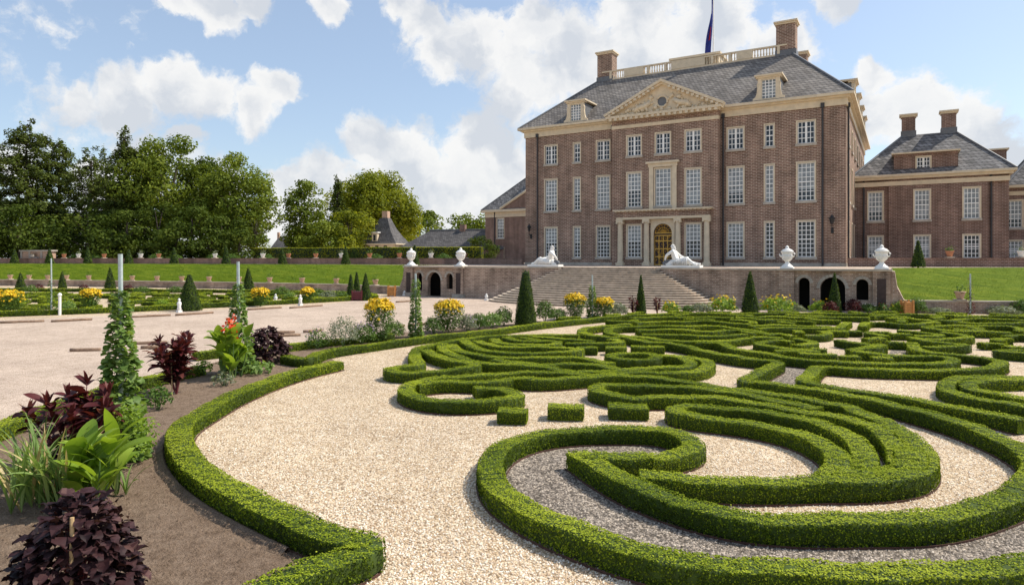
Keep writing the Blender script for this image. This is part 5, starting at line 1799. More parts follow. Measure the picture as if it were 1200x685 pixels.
def bush(x, y, r, h, label, mat, ls, name='border_plant', fl=None, flsize=.05, nfl=0, z=0.0, group=None, dens=1.25, taper=0.0, top_only=True, stems=True, cat='plant'):
    """leafy clump, optional flowers"""
    rng = prng()
    root = empty(name, (x, y, z), 0, label, cat, group)
    m = int(min(6000, 9.5 * r * (r + h) / (ls * ls) * 1.35 * dens))
    a = rng.uniform(0, 2 * PI, m); cz = rng.uniform(-.35, 1, m); rr = rng.uniform(.45, 1.05, m) ** .6
    s_ = np.sqrt(1 - np.clip(cz, -1, 1) ** 2)
    lump = 1 + .16 * np.sin(a * 3 + cz * 5 + rng.uniform(0, 6)) + .1 * np.sin(a * 7 - cz * 4)
    zz = h * (.38 + .58 * cz * rr)
    wd = np.ones(m)
    if taper:            # vase-shaped bush: slim foot, broad head
        zz = h * (.06 + .9 * rng.uniform(0, 1, m) ** .8)
        rel = np.clip(zz / h, 0, 1)
        wd = (.42 + .62 * np.sin(np.clip(rel / .78, 0, 1) * PI / 2)) * np.sqrt(np.clip(1 - (np.clip(rel - .72, 0, 1) / .3) ** 2, .05, 1))
        s_ = np.ones(m); rr = rng.uniform(.3, 1.0, m) ** .5
    P = np.stack([r * rr * s_ * lump * wd * np.cos(a), r * rr * s_ * lump * wd * np.sin(a), np.maximum(zz * (1 + .08 * np.sin(a * 5)), .02)], 1)
    N = np.stack([s_ * np.cos(a), s_ * np.sin(a), cz + .25], 1)
    V, F = leaf_quads(rng, P, N, np.full(m, ls), .5, .7, .15)
    tt = np.clip(rng.normal(.48, .22, m) + .1 * np.sin(a * 4), 0, 1)
    link(bpy.data.objects.new('leaves', np_mesh('leaves', V, [F], mat, tt)), root)
    if stems:
        st = MB()
        for i in range(7):
            w = rng.uniform(0, 6.28); q = rng.uniform(.2, .6) * (1 - taper * .5)
            st.tube([(.03 * math.cos(w), .03 * math.sin(w), -.01), (r * q * math.cos(w), r * q * math.sin(w), h * .7)], [.014, .006], 4)
        st.build('stems', M_GREEN_STEM, root)
    if nfl:
        k = nfl
        a = rng.uniform(0, 2 * PI, k); q = np.sqrt(rng.uniform(0, 1, k))
        cz = np.sqrt(1 - q * q * .9)
        P = np.stack([r * 1.04 * q * np.cos(a), r * 1.04 * q * np.sin(a), h * (.36 + .62 * cz) + rng.normal(.02, .04, k)], 1)
        if taper:
            P[:, 2] = h * (.72 + .27 * cz) + rng.normal(0, .035, k) * h
            low = rng.uniform(0, 1, k) < .12
            P[low, 2] -= h * .2
        if not top_only:
            P[:, 2] = rng.uniform(.4, 1.12, k) * h
        N = np.stack([q * np.cos(a), q * np.sin(a), cz + .3], 1)
        Vs, Fs, n0 = [], [], 0
        for j in range(3):
            V, F = leaf_quads(rng, P + rng.normal(0, flsize * .3, P.shape), N, np.full(k, flsize), .8, .5)
            Vs.append(V); Fs.append(F + n0); n0 += len(V)
        tag(link(bpy.data.objects.new('flowers', np_mesh('flowers', np.vstack(Vs), [np.vstack(Fs)], fl, rng.uniform(0, 1, 3 * k))), root), kind='stuff')
    return root


def vine_pole(x, y, hp, hv, r, label, ls=.13, mat=None, n=900, name='vine_obelisk', pr=.045, taper=.8):
    """climbing plant on a tall pole"""
    rng = prng()
    root = empty(name, (x, y, 0), 0, label, 'plant')
    MB().tube([(0, 0, -.02), (.01, .01, hp * .5), (0, 0, hp)], pr, 10).build('pole', M_POLE, root)
    tw = MB()
    for k in range(3):
        tw.tube([(r * .6 * (1 - t / 30) * math.cos(t * .7 + k * 2), r * .6 * (1 - t / 30) * math.sin(t * .7 + k * 2), hv * t / 26) for t in range(27)], .012, 5)
    tw.build('stems', M_GREEN_STEM, root)
    fo = Foliage()
    for i in range(n):
        t = rng.uniform(0, 1) ** 1.15
        a = rng.uniform(0, 2 * PI)
        rr = r * (1 - taper * t) * rng.uniform(.75, 1.08) * (1 + .12 * math.sin(a * 3 + t * 12))
        p = (rr * math.cos(a), rr * math.sin(a), .06 + hv * t)
        L = ls * rng.uniform(.6, 1.25) * (1.1 - .55 * t)
        V, F = blade_strip(rng, p, a + rng.normal(0, .9), L, L * .85, rng.uniform(-.9, .7), rng.uniform(.3, 1.3), 4, rng.normal(0, .8), .12, .3)
        fo.add(V, F, np.clip(rng.normal(.5, .25) + rng.normal(0, .1, len(F)), 0, 1))
    fo.build('leaves', mat or M_VINE, root)
    return root


# ------------------------------------------------------------------ near border, from the camera outwards
x, y = spot(92, 712); perilla(x, y, .52, 1.14, 'broad dark purple frilled bush with a bamboo stub, in front of the leeks', 760, .165)
x, y = spot(45, 596); leek_clump(x, y, 26, 1.4, 'sprawling clump of grey-green leek blades beside broad paddle leaves')
x, y = spot(105, 592); broad_plant(x, y, 48, .72, .26, .9, 'low plant with broad bright green paddle leaves among the leeks', 'paddle_leaf_plant')
x, y = spot(150, 575); leek_clump(x, y, 5, .8, 'few thin leek blades bending over the soil beside the paddle-leaved plant')
x, y = spot(94, 556); amaranth(x, y, 1.05, 1.45, 'spreading maroon amaranth with drooping red leaves beside tall vine pole', 380, .36, False)
x, y = spot(141, 538); vine_pole(x, y, 3.68, 2.95, .37, 'tall blue-grey pole smothered in heart-shaped vine leaves by the maroon amaranth', .19, None, 1200, pr=.038, taper=.84)
x, y = spot(146, 548); bush(x, y, .46, 1.15, 'fresh green leafy plant at the foot of the big vine pole', M_LIME, .085, dens=.8)
x, y = spot(185, 480); bush(x, y, .3, .62, 'dark green leafy plant between the vine pole and staked amaranth', M_GREEN, .11, dens=.8)
x, y = spot(207, 462); amaranth(x, y, 1.0, 1.55, 'upright maroon amaranth tied to a thin bamboo stake', 420, .36)
x, y = spot(268, 443); broad_plant(x, y, 54, .7, .28, 1.45, 'canna with big green leaves and bright red flower heads', 'canna_plant', 3)
x, y = spot(279, 437); vine_pole(x, y, 3.5, 2.75, .42, 'vine pole rising behind the red-flowered canna', .19, None, 900)
x, y = spot(312, 424); perilla(x, y, .72, 1.15, 'rounded dark purple bush between canna and flower border', 600, .2)
x, y = spot(238, 440); bush(x, y, .3, .5, 'straggly yellow-green plant beside staked amaranth', M_LIME, .1, dens=.5)
x, y = spot(300, 438); bush(x, y, .55, .42, 'sprawling pale green leafy plant below the round purple bush', M_VINE, .17, dens=.8)
x, y = spot(262, 452); bush(x, y, .3, .4, 'small grey-green sprouting plant at the foot of the canna', M_GREY, .11, dens=.6)
# border towards the stairs
x, y = spot(372, 409); bush(x, y, 0.46, 0.84, 'lilac flower spikes over thin green stems near the hedge end', M_GREEN, .08, fl=M_LILAC, nfl=40, top_only=False, dens=.6)
x, y = spot(402, 406); bush(x, y, 0.69, 1.29, 'airy pale grey bush beside lilac flowers', M_GREY, .075, dens=.55)
x, y = spot(425, 403); bush(x, y, 0.55, 0.90, 'low plant with violet flower heads beside the tall yellow bush', M_GREEN, .09, fl=M_LILAC, nfl=70, dens=.8)
x, y = spot(445, 400); bush(x, y, 0.60, 1.79, 'tall bush crowned with yellow flowers beside the violet flowers', M_GREEN, .1, 'yellow_daisy_bush', M_YELLOW, .1, 420, taper=.35)
x, y = spot(463, 396); bush(x, y, 0.46, 0.78, 'green tuft between the yellow bush and the thin vine pole', M_VINE, .09)
x, y = spot(487, 395); vine_pole(x, y, 2.9, 2.6, .26, 'thin vine pole with small pale leaves before the gravel walk', .15, None, 900, taper=.5)
x, y = spot(508, 391); bush(x, y, 0.48, 0.84, 'green tuft left of the broad yellow daisy bush', M_GREEN, .09)
x, y = spot(526, 389); bush(x, y, 0.69, 1.51, 'broad yellow daisy bush standing between two green tufts', M_GREEN, .1, 'yellow_daisy_bush', M_YELLOW, .1, 420, taper=.35)
x, y = spot(548, 388); bush(x, y, 0.48, 0.84, 'grey-violet plant right of the broad yellow daisy bush', M_GREY, .09, fl=M_LILAC, nfl=50)
x, y = spot(561, 386); bush(x, y, 0.52, 0.84, 'dark green leafy plant in front of the small dark spire', M_GREEN, .1)
x, y = spot(576, 384); bush(x, y, 0.57, 0.81, 'light green leafy plant left of the tall dark obelisk tree', M_VINE, .1)
x, y = spot(590, 382); bush(x, y, 0.52, 1.06, 'green bush with creamy heads beside the tall dark obelisk tree', M_GREEN, .1, fl=M_CREAMF, nfl=25)
x, y = spot(616, 381); topiary(x, y, 0, 2.95, .56, 'tall slim clipped yew obelisk in the border, its top before the statue', rt=.16, name='topiary_obelisk')
x, y = spot(638, 377); bush(x, y, 0.57, 1.23, 'reddish green bush right of the tall yew obelisk', M_GREEN, .1, fl=M_MAROON, nfl=50)
x, y = spot(654, 375); bush(x, y, 0.57, 0.69, 'low green plant left of the yellow bush before the stairs', M_GREEN, .1)
x, y = spot(674, 374); bush(x, y, 0.63, 1.46, 'yellow-topped bush in front of the stair foot left of the thin vine', M_GREEN, .1, 'yellow_daisy_bush', M_YELLOW, .12, 300, taper=.35)
x, y = spot(694, 372.5); vine_pole(x, y, 2.6, 1.9, .3, 'slim green climber between the two yellow bushes before the stairs', .15, None, 700, taper=.6)
x, y = spot(707, 372); bush(x, y, 0.57, 1.18, 'yellow-topped bush before the stairs right of the slim climber', M_GREEN, .1, 'yellow_daisy_bush', M_YELLOW, .12, 280, taper=.3)
x, y = spot(725, 370.5); bush(x, y, 0.57, 0.84, 'pale grey-green plant before the stairs', M_GREY, .1)
x, y = spot(742, 370); amaranth(x, y, .4, 1.15, 'maroon amaranth left of the thin cone in front of the stairs', 110, .24)
x, y = spot(751, 369.5); topiary(x, y, 0, 2.55, .34, 'thin clipped yew cone in front of the stairs', rt=.04)
x, y = spot(770, 368); amaranth(x, y, .4, 1.0, 'maroon amaranth right of the thin cone in front of the stairs', 110, .24)
x, y = spot(786, 367.5); bush(x, y, 0.57, 0.78, 'yellow lily clump at the right part of the stair foot', M_LIME, .12, 'lily_clump', M_YELLOW, .12, 26, top_only=False)
x, y = spot(806, 367); bush(x, y, 0.41, 0.56, 'small dark green tuft left of the grey lavender mound', M_GREEN, .1)
x, y = spot(822, 367); bush(x, y, 0.71, 0.69, 'grey-blue lavender mound below the stair end', M_GREY, .1)
x, y = spot(847, 366.8); bush(x, y, 0.86, 1.06, 'yellow lily clump left of the dark cone by the flank wall', M_LIME, .16, 'lily_clump', M_YELLOW, .13, 34, top_only=False)
x, y = spot(879, 367); topiary(x, y, 0, 2.75, .55, 'dark green yew cone before the brick wall between two lily clumps', rt=.06)
x, y = spot(910, 366.8); bush(x, y, 1.09, 1.06, 'wide yellow lily clump beside the dark cone and the black arch', M_LIME, .17, 'lily_clump', M_YELLOW, .13, 48, top_only=False)
x, y = spot(935, 366.8); bush(x, y, 0.46, 0.56, 'small grey mound below the narrow black arch', M_GREY, .1)
x, y = spot(962, 366.8); bush(x, y, 0.69, 0.81, 'bright green tuft with few orange lilies before the wide arch', M_LIME, .14, 'lily_clump', M_YELLOW, .13, 14, top_only=False)
x, y = spot(978, 366.9); topiary(x, y, 0, 2.65, .44, 'slim yew cone standing in front of the wide black arch', rt=.04)
x, y = spot(973, 368.2); bush(x, y, 0.46, 0.90, 'maroon-leaved plant at the foot of the cone before the wide arch', M_MAROON, .12)
x, y = spot(1000, 366.9); bush(x, y, 0.48, 1.01, 'maroon-leaved plant left of the small square grotto window', M_MAROON, .12)
x, y = spot(1017, 367); bush(x, y, 0.52, 0.67, 'green plant with cream heads below the small grotto window', M_GREEN, .11, fl=M_CREAMF, nfl=14)
x, y = spot(1034, 367.2); bush(x, y, 0.34, 0.69, 'small red-tipped plant in front of the dark pier panel', M_GREEN, .1, fl=M_RED, nfl=10)
x, y = spot(1055, 367.4); bush(x, y, 0.63, 0.84, 'yellow-green bush left of the orange wooden tub', M_LIME, .12, fl=M_YELLOW, nfl=14)
x, y = spot(1074, 367.6); bush(x, y, 0.57, 1.06, 'round green bush right of the orange wooden tub', M_GREEN, .12)
x, y = spot(1100, 368); bush(x, y, 0.69, 0.45, 'low grey mound at the foot of the low wall', M_GREY, .11)
x, y = spot(1137, 368.3); vine_pole(x, y, 2.6, 2.3, .2, 'thin reddish climber on a pole before the low wall', .11, M_MAROON, 180, taper=.4)
x, y = spot(1176, 368.6); bush(x, y, 0.86, 0.56, 'low grey-green mound below the right lawn bank', M_GREY, .12)
x, y = spot(1198, 368.6); bush(x, y, 0.63, 1.01, 'green bush at the far end of the low wall', M_GREEN, .12)
# second parterre across the walk
for (px_, py_, h_, r_, lab) in ((10, 367, 1.45, .85, 'big yellow-topped bush in the far parterre near the white post'), (106, 363, 1.4, .62, 'yellow-topped bush in the far parterre behind the near vine pole'),
                                (305, 359, 1.35, .62, 'yellow-topped bush in the far parterre right of the small dark cone'), (360, 355, 1.2, .5, 'yellow-topped bush in the far parterre next to the white statuette')):
    x, y = spot(px_, py_); bush(x, y, r_, h_, lab, M_GREEN, .14, 'yellow_daisy_bush', M_YELLOW, .14, 260, taper=.4)
for (px_, py_, h_, r_, lab) in ((24, 340, 2.0, .55, 'dark yew cone in far parterre beside the round bush'), (73, 338.5, 2.1, .45, 'slim yew cone in the far parterre left of the first yellow-topped pair'),
                                (129, 339.5, 2.6, .6, 'dark yew cone in the far parterre behind the near vine pole'), (222, 364, 2.5, .78, 'broad yew obelisk at the edge of the far parterre with white figure'),
                                (291, 342, 2.6, .65, 'yew cone in the far parterre behind the canna pole'), (411, 350, 2.2, .4, 'slim yew cone left in the trio around the maroon tub'),
                                (418, 347, 2.3, .4, 'slim yew cone at the back of the trio around the maroon tub'), (428.5, 352, 2.35, .5, 'yew cone right of the maroon tub')):
    x, y = spot(px_, py_); topiary(x, y, 0, h_, r_, lab, rt=.05 if r_ < .7 else .1, name='topiary_cone')
SMALL = ((36, 343, .7, .8, M_GREEN, 'round green bush beside the dark cone of the far parterre'), (46, 341, .5, .8, M_MAROON, 'maroon bush in the far parterre behind the white post'),
         (98, 341, .5, .8, M_MAROON, 'maroon bush at the back of the far parterre below the wall'), (150, 342, .6, .8, M_MAROON, 'maroon bush right of the dark cone behind the vine pole'),
         (166, 343, .8, .7, M_GREEN, 'wide green bush along the back of the far parterre'), (330, 347, .7, 1.0, M_GREEN, 'green bush behind the white statuette of the far parterre'),
         (372, 350, .6, 1.0, M_GREEN, 'green bush right of the last yellow-topped bush of the far parterre'), (386, 352, .75, .9, M_GREY, 'pale feathery bush near the trio of cones'),
         (400, 352, .6, .9, M_GREEN, 'green bush left of the trio of cones'), (190, 360, .5, .6, M_LIME, 'yellow-green plant left of the broad obelisk'),
         (205, 343, .8, .7, M_GREEN, 'green bush behind the broad obelisk'), (340, 352, .5, .8, M_VINE, 'light green plant beside the white statuette'), (78, 366, .6, .8, M_VINE, 'airy green plant right of the white post'))
for (px_, py_, r_, h_, m_, lab) in SMALL:
    x, y = spot(px_, py_); bush(x, y, r_, h_, lab, m_, .15, dens=.8)
x, y = spot(60, 369); vine_pole(x, y, 3.6, 2.2, .22, 'thin climber on a tall white pole in the far parterre', .14, M_GREEN, 170, taper=.4, pr=.04)

# ------------------------------------------------------------------ poles, logs, tubs, little white figures
x, y = spot(70, 369); o = empty('white_post', (x, y, 0), 0, 'short white rounded post at the edge of the far parterre', 'post')
MB().tube([(0, 0, -.02), (0, 0, 1.25)], .09, 8).build('shaft', M_MARBLE, o); MB().lathe([(.13, 0), (.13, .05), (.09, .12), (.02, .17)], 0, 0, 1.25, 8).build('cap', M_MARBLE, o)


def statuette(px_, py_, h, lab):
    x, y = spot(px_, py_)
    o = empty('statuette', (x, y, 0), 0, lab, 'statue')
    MB().box(-.14, .14, -.14, .14, 0, .16).build('pedestal', M_MARBLE, o)
    MB().lathe([(.1, .162), (.15, .25 * h), (.1, .42 * h), (.15, .6 * h), (.13, .72 * h), (.05, .78 * h), (.08, .84 * h), (.085, .92 * h), (.03, h)], 0, 0, 0, 10).build('figure', M_MARBLE, o, True)


statuette(210, 366, .95, 'white statuette leaning beside the broad obelisk in the far parterre')
statuette(323, 356, .8, 'slim white statuette in the far parterre by the green bush')
statuette(352, 358, .85, 'small white fountain figure at the edge of the gravel walk')
statuette(474, 346.2, .5, 'tiny white figure at the foot of the left grotto pier')
statuette(570, 352, .6, 'tiny white figure beside the left stair end')
statuette(636, 353, .5, 'tiny white figure before the lower stair treads')
statuette(687, 354, .5, 'tiny white figure before the stairs near the slim climber')


def log(p, q, r, lab):
    rng = random.Random(int(p[0] * 100) & 255)
    a, b = Vector((*p, r * .8)), Vector((*q, r * .8))
    pts = [a + (b - a) * t + Vector((rng.uniform(-.02, .02), rng.uniform(-.02, .02), rng.uniform(-.01, .015))) for t in (0, .25, .5, .75, 1)]
    o = MB().tube([p_ - a for p_ in pts], [r * .92, r, r * 1.03, r * .97, r * .88], 10).build('timber_log', M_WOOD, None, True)
    o.location = a
    tag(o, lab, 'log', 'timber logs edging the gravel walk')


LOGS = [((82, 412), (118, 411)), ((150, 404), (196, 402.5)), ((165, 409), (204, 407)), ((318, 391), (346, 390)), ((300, 396), (352, 393.5)), ((356, 390), (378, 388)), ((452, 384), (474, 382.5)), ((478, 382), (500, 380.5)),
        ((0, 379), (52, 377)), ((60, 377.5), (108, 375)), ((150, 372.5), (200, 370)), ((206, 370), (250, 367)), ((290, 363.5), (330, 361)), ((340, 361.5), (378, 358.5)), ((464, 354.5), (482, 353.5))]
for a, b in LOGS:
    log(spot(*a), spot(*b), .075, 'weathered timber log lying along the edge of the gravel walk')


def tub(px_, Z, w, h, mat, lab, name='wooden_tub'):
    x, y = far(px_, Z)
    o = empty(name, (x, y, 0), YAW, lab, 'tub')
    for s in (-1, 1):
        for u in (-1, 1):
            MB().box(s * w / 2 - .05, s * w / 2 + .05, u * w / 2 - .05, u * w / 2 + .05, 0, h + .06).build('corner_post', mat, o)
    for k in range(4):
        z0 = .1 + k * (h - .14) / 4
        MB().box(-w / 2 + .02, w / 2 - .02, -w / 2 + .02, w / 2 - .02, z0, z0 + (h - .14) / 4 - .02).build('board', mat, o)
    return o


tub(459, 62.5, .62, .98, M_CRATE, 'orange wooden tub beside the left grotto buttress')
tub(1063, 42.6, .5, .86, M_CRATE, 'orange wooden tub beside the right grotto buttress')
tub(419.5, 56.5, .8, .85, M_MAROON_STEM, 'maroon tub between the three slim yew cones')


# ------------------------------------------------------------------ urns, statues, pots
def urn(x, y, z, h, lab):
    o = empty('marble_urn', (x, y, z), 0, lab, 'urn', None)
    s = h / 1.75
    MB().box(-.46 * s, .46 * s, -.46 * s, .46 * s, 0, .1 * s).lathe([(.44 * s, .1 * s), (.42 * s, .18 * s), (.3 * s, .27 * s), (.17 * s, .4 * s), (.13 * s, .52 * s)], 0, 0, 0, 18).build('foot', M_MARBLE, o)
    MB().lathe([(.13 * s, .521 * s), (.2 * s, .57 * s), (.36 * s, .72 * s), (.4 * s, .9 * s), (.38 * s, 1.08 * s), (.41 * s, 1.2 * s), (.47 * s, 1.27 * s), (.47 * s, 1.32 * s), (.4 * s, 1.36 * s)], 0, 0, 0, 20).build('bowl', M_MARBLE, o, True)
    MB().lathe([(.4 * s, 1.361 * s), (.36 * s, 1.43 * s), (.2 * s, 1.5 * s), (.12 * s, 1.54 * s), (.14 * s, 1.6 * s), (.11 * s, 1.68 * s), (.03 * s, 1.75 * s)], 0, 0, 0, 16).build('lid', M_MARBLE, o, True)
    for sg in (-1, 1):
        MB().tube([(sg * .38 * s, 0, .85 * s), (sg * .5 * s, 0, .95 * s), (sg * .54 * s, 0, 1.1 * s), (sg * .45 * s, 0, 1.2 * s)], [.04 * s, .055 * s, .06 * s, .05 * s], 8).build('handle', M_MARBLE, o, True)
    g = MB()
    for k in range(10):     # garland round the bowl
        a = 2 * PI * k / 10
        g.lathe([(.02 * s, -.06 * s), (.07 * s, 0), (.02 * s, .06 * s)], .4 * s * math.cos(a), .4 * s * math.sin(a), (.93 + .04 * (k % 2)) * s, 6)
    g.build('garland', M_MARBLE, o, True)


UR = TZ + .02
urn(-19.96, PYW + .2, UR, 1.72, 'white lidded urn on the outer pier of the left grotto by the lawn')
urn(-14.1, PYW + .2, UR, 1.72, 'white lidded urn on the left grotto pier nearer the stairs')
urn(14.1, PYW + .2, UR, 1.62, 'white lidded urn on the right grotto pier nearer the stairs')
urn(19.96, PYW + .2, UR, 1.62, 'white lidded urn on the outer pier of the right grotto by the lawn')


def reclining(x, y, z, s, lab):
    """reclining marble figure, upper body raised and leaning on a vase; s = 1 legs to +x, -1 legs to -x"""
    root = empty('reclining_statue', (x, y, z), 0, lab, 'statue')
    MB().box(-.35 if s > 0 else -2.35, 2.35 if s > 0 else .35, -.42, .42, 0, .16).build('plinth', M_MARBLE, root)
    J = {'pel': (.55, 0, .4, .26), 'wai': (.5, 0, .68, .21), 'che': (.42, 0, .98, .25), 'nec': (.38, 0, 1.22, .095), 'hea': (.4, 0, 1.4, .135), 'top': (.39, 0, 1.52, .1),
         'shR': (.4, -.25, 1.1, .11), 'elR': (.02, -.36, .85, .085), 'waR': (-.12, -.22, .58, .06), 'haR': (-.14, -.16, .48, .055),
         'shL': (.45, .25, 1.1, .11), 'elL': (.72, .33, .82, .085), 'waL': (1.0, .22, .72, .06), 'haL': (1.1, .18, .7, .055),
         'hiR': (.72, -.15, .36, .19), 'knR': (1.35, -.2, .62, .13), 'caR': (1.62, -.2, .42, .105), 'anR': (1.9, -.2, .24, .065), 'foR': (2.12, -.2, .22, .06),
         'hiL': (.72, .15, .34, .19), 'knL': (1.4, .2, .36, .14), 'caL': (1.72, .2, .3, .105), 'anL': (2.05, .16, .25, .065), 'foL': (2.28, .12, .24, .06)}
    E = [('pel', 'wai'), ('wai', 'che'), ('che', 'nec'), ('nec', 'hea'), ('hea', 'top'), ('che', 'shR'), ('shR', 'elR'), ('elR', 'waR'), ('waR', 'haR'), ('che', 'shL'), ('shL', 'elL'), ('elL', 'waL'), ('waL', 'haL'),
         ('pel', 'hiR'), ('hiR', 'knR'), ('knR', 'caR'), ('caR', 'anR'), ('anR', 'foR'), ('pel', 'hiL'), ('hiL', 'knL'), ('knL', 'caL'), ('caL', 'anL'), ('anL', 'foL')]
    K = list(J)
    me = bpy.data.meshes.new('figure')
    me.from_pydata([(J[k][0] * s, J[k][1], J[k][2]) for k in K], [(K.index(a), K.index(b)) for a, b in E], [])
    me.materials.append(M_MARBLE)
    o = link(bpy.data.objects.new('figure', me), root)
    sk = o.modifiers.new('skin', 'SKIN'); sk.use_smooth_shade = True
    for i, k in enumerate(K):
        v = me.skin_vertices[0].data[i]
        v.radius = (J[k][3] * 1.22, J[k][3] * 1.22)
        v.use_root = (k == 'pel')
    sb = o.modifiers.new('sub', 'SUBSURF'); sb.levels = 2; sb.render_levels = 2
    # hair and beard, drapery over the hips, the water vase under the arm
    h = MB(); rg = random.Random(2)
    for i in range(26):
        a, ph = rg.uniform(0, 6.28), rg.uniform(-.6, 1.3)
        h.lathe([(.01, -.05), (.05, 0), (.01, .05)], s * .37 + .13 * math.cos(a) * math.cos(ph), .13 * math.sin(a) * math.cos(ph), 1.45 + .11 * math.sin(ph), 6)
    for i in range(8):
        h.lathe([(.01, -.05), (.045, 0), (.01, .05)], s * (.52 + rg.uniform(-.02, .03)), rg.uniform(-.06, .06), 1.3 + rg.uniform(-.09, .03), 6)
    h.build('hair', M_MARBLE, root, True)
    d = MB()
    for i in range(9):
        t = i / 8
        pts = [(s * (.45 + t * .95), -.36 + .03 * math.sin(i * 2), .18), (s * (.48 + t * .93), -.3, .42 + .12 * t), (s * (.5 + t * .9), -.05, .58 + .04 * math.sin(i * 1.7) + .06 * t), (s * (.5 + t * .9), .25, .48), (s * (.47 + t * .95), .38, .18)]
        d.tube(pts, [.07, .09, .085, .09, .07], 6)
    d.build('drapery', M_MARBLE, root, True)
    v = MB().tube([(s * -.32, -.18, .26), (s * -.26, -.16, .28), (s * -.1, -.1, .32), (s * .1, -.02, .36), (s * .22, .02, .38)], [.1, .12, .19, .2, .1], 12)
    v.build('water_vase', M_LEAD, root, True)
    b = MB().tube([(s * -.1, -.1, .16), (s * .3, 0, .3), (s * .6, 0, .22)], [.2, .26, .22], 8)
    b.build('rock', M_MARBLE, root, True)
    root.scale = (1.12, 1.18, 1.14)


reclining(PX - 4.9, STAIR_TOP + .35, TZ + .02, -1, 'white reclining river-god statue left of the stair head, its legs towards the left')
reclining(PX + 4.9, STAIR_TOP + .35, TZ + .02, 1, 'white reclining river-god statue right of the stair head before the gilded door')


def pot(x, y, z, kind, lab, grp, rng=random.Random(6)):
    o = empty('garden_pot', (x, y, z), rng.uniform(0, 3), lab, 'pot', grp)
    m = {'t': M_TERRA, 'p': M_TERRA_PALE, 'w': M_MARBLE}[kind]
    MB().box(-.3, .3, -.3, .3, 0, .09).build('base_slab', M_COPING, o)
    MB().lathe([(.17, .092), (.2, .14), (.24, .3), (.29, .45), (.32, .52), (.34, .55), (.33, .6)], 0, 0, 0, 12).build('vessel', m, o, True)
    r2 = prng()
    k = 70
    P = r2.normal(0, 1, (k, 3)) * np.array([.17, .17, .15]) + np.array([0, 0, .74])
    V, F = leaf_quads(r2, P, unit(P - np.array([0, 0, .6])), np.full(k, .14), .5, .6)
    link(bpy.data.objects.new('plant', np_mesh('plant', V, [F], M_GREEN if kind != 'w' else M_GREY, r2.uniform(0, 1, k))), o)['kind'] = 'stuff'


def on_line(line, px_):
    """point of a ground line seen in direction px"""
    u = (px_ - 600) / FPX
    d = Vector((CS * u - SN, SN * u + CS))
    for a, b in zip(line[:-1], line[1:]):
        e = Vector((b[0] - a[0], b[1] - a[1])); w = Vector((a[0] - CAMX, a[1] - CAMY))
        den = d.x * e.y - d.y * e.x
        if abs(den) < 1e-9: continue
        t = (w.x * e.y - w.y * e.x) / den; s = (w.x * d.y - w.y * d.x) / den
        if t > 0 and -1e-6 <= s <= 1 + 1e-6:
            return (CAMX + d.x * t, CAMY + d.y * t)
    return None


for i, px_ in enumerate((75, 92, 122, 165, 186, 252, 308, 338, 370, 400, 433, 468, 505, 545)):
    q = on_line(PARL, px_)
    kd = 'twtwtwwttwttwt'[i]
    pot(q[0], q[1], TZ + .76, kd, ('white stone pot' if kd == 'w' else 'terracotta pot') + ' with a plant on the long low wall before the trees', 'pots on the long low terrace wall, ' + ('white' if kd == 'w' else 'terracotta'))
for i, px_ in enumerate((12, 34, 56, 78, 104, 155, 184, 213, 245, 280, 316, 354, 394, 440)):
    q = on_line(LW, px_)
    pot(q[0], q[1], .82, 'p', 'pale terracotta pot with a plant on the low wall behind far parterre', 'pots on the low wall of the far parterre')
for px_, line, z, lab in ((1113, PARR, TZ + .78, 'terracotta pot on the terrace wall before the right wing'), (1197, PARR, TZ + .78, 'small white pot on the terrace wall beyond the wing corner'),
                          (1125, RW_, .84, 'pale pot with a plant on the low wall below the lawn')):
    q = on_line(line, px_)
    pot(q[0], q[1], z, 'p' if line is RW_ else ('w' if px_ > 1190 else 't'), lab, None)
# cones on the crest of the left bank and on the right terrace
for i, px_ in enumerate((17, 58, 103, 151, 204, 265, 331, 405, 486)):
    q = on_line(PARL, px_)
    Z = depth_of(*q) - 1.6
    x, y = far(px_, Z)
    topiary(x, y, TZ + .01, 2.0 + .15 * (i % 3), .55, 'small yew cone on the crest of the long grass bank', 'yew cones along the crest of the grass bank', rt=.08)
x, y = far(1076, 52.5); topiary(x, y, TZ, 2.15, .5, 'yew cone on the terrace lawn edge before the right wing', rt=.05)
# ------------------------------------------------------------------ trees
TRN = [0]


def tree_mesh_clumps(rng, centers, radii, ls, per, flat=.75):
    Ps, Ns, Ts = [], [], []
    for c, r in zip(centers, radii):
        n = max(20, int(per * r * r))
        d = unit(rng.normal(0, 1, (n, 3)))
        rr = rng.uniform(.35, 1.05, n) ** .45
        lump = 1 + .22 * np.sin(d[:, 0] * 6 + c[0]) * np.sin(d[:, 1] * 5 + c[1]) + .12 * np.sin(d[:, 2] * 9 + c[2])
        P = c + d * (r * rr * lump)[:, None] * np.array([1, 1, flat])
        Ps.append(P); Ns.append(d + np.array([0, 0, .3]))
        Ts.append(np.clip(rng.normal(.5, .17, n) + rng.normal(0, .13), 0, 1))
    return np.vstack(Ps), np.vstack(Ns), np.concatenate(Ts)


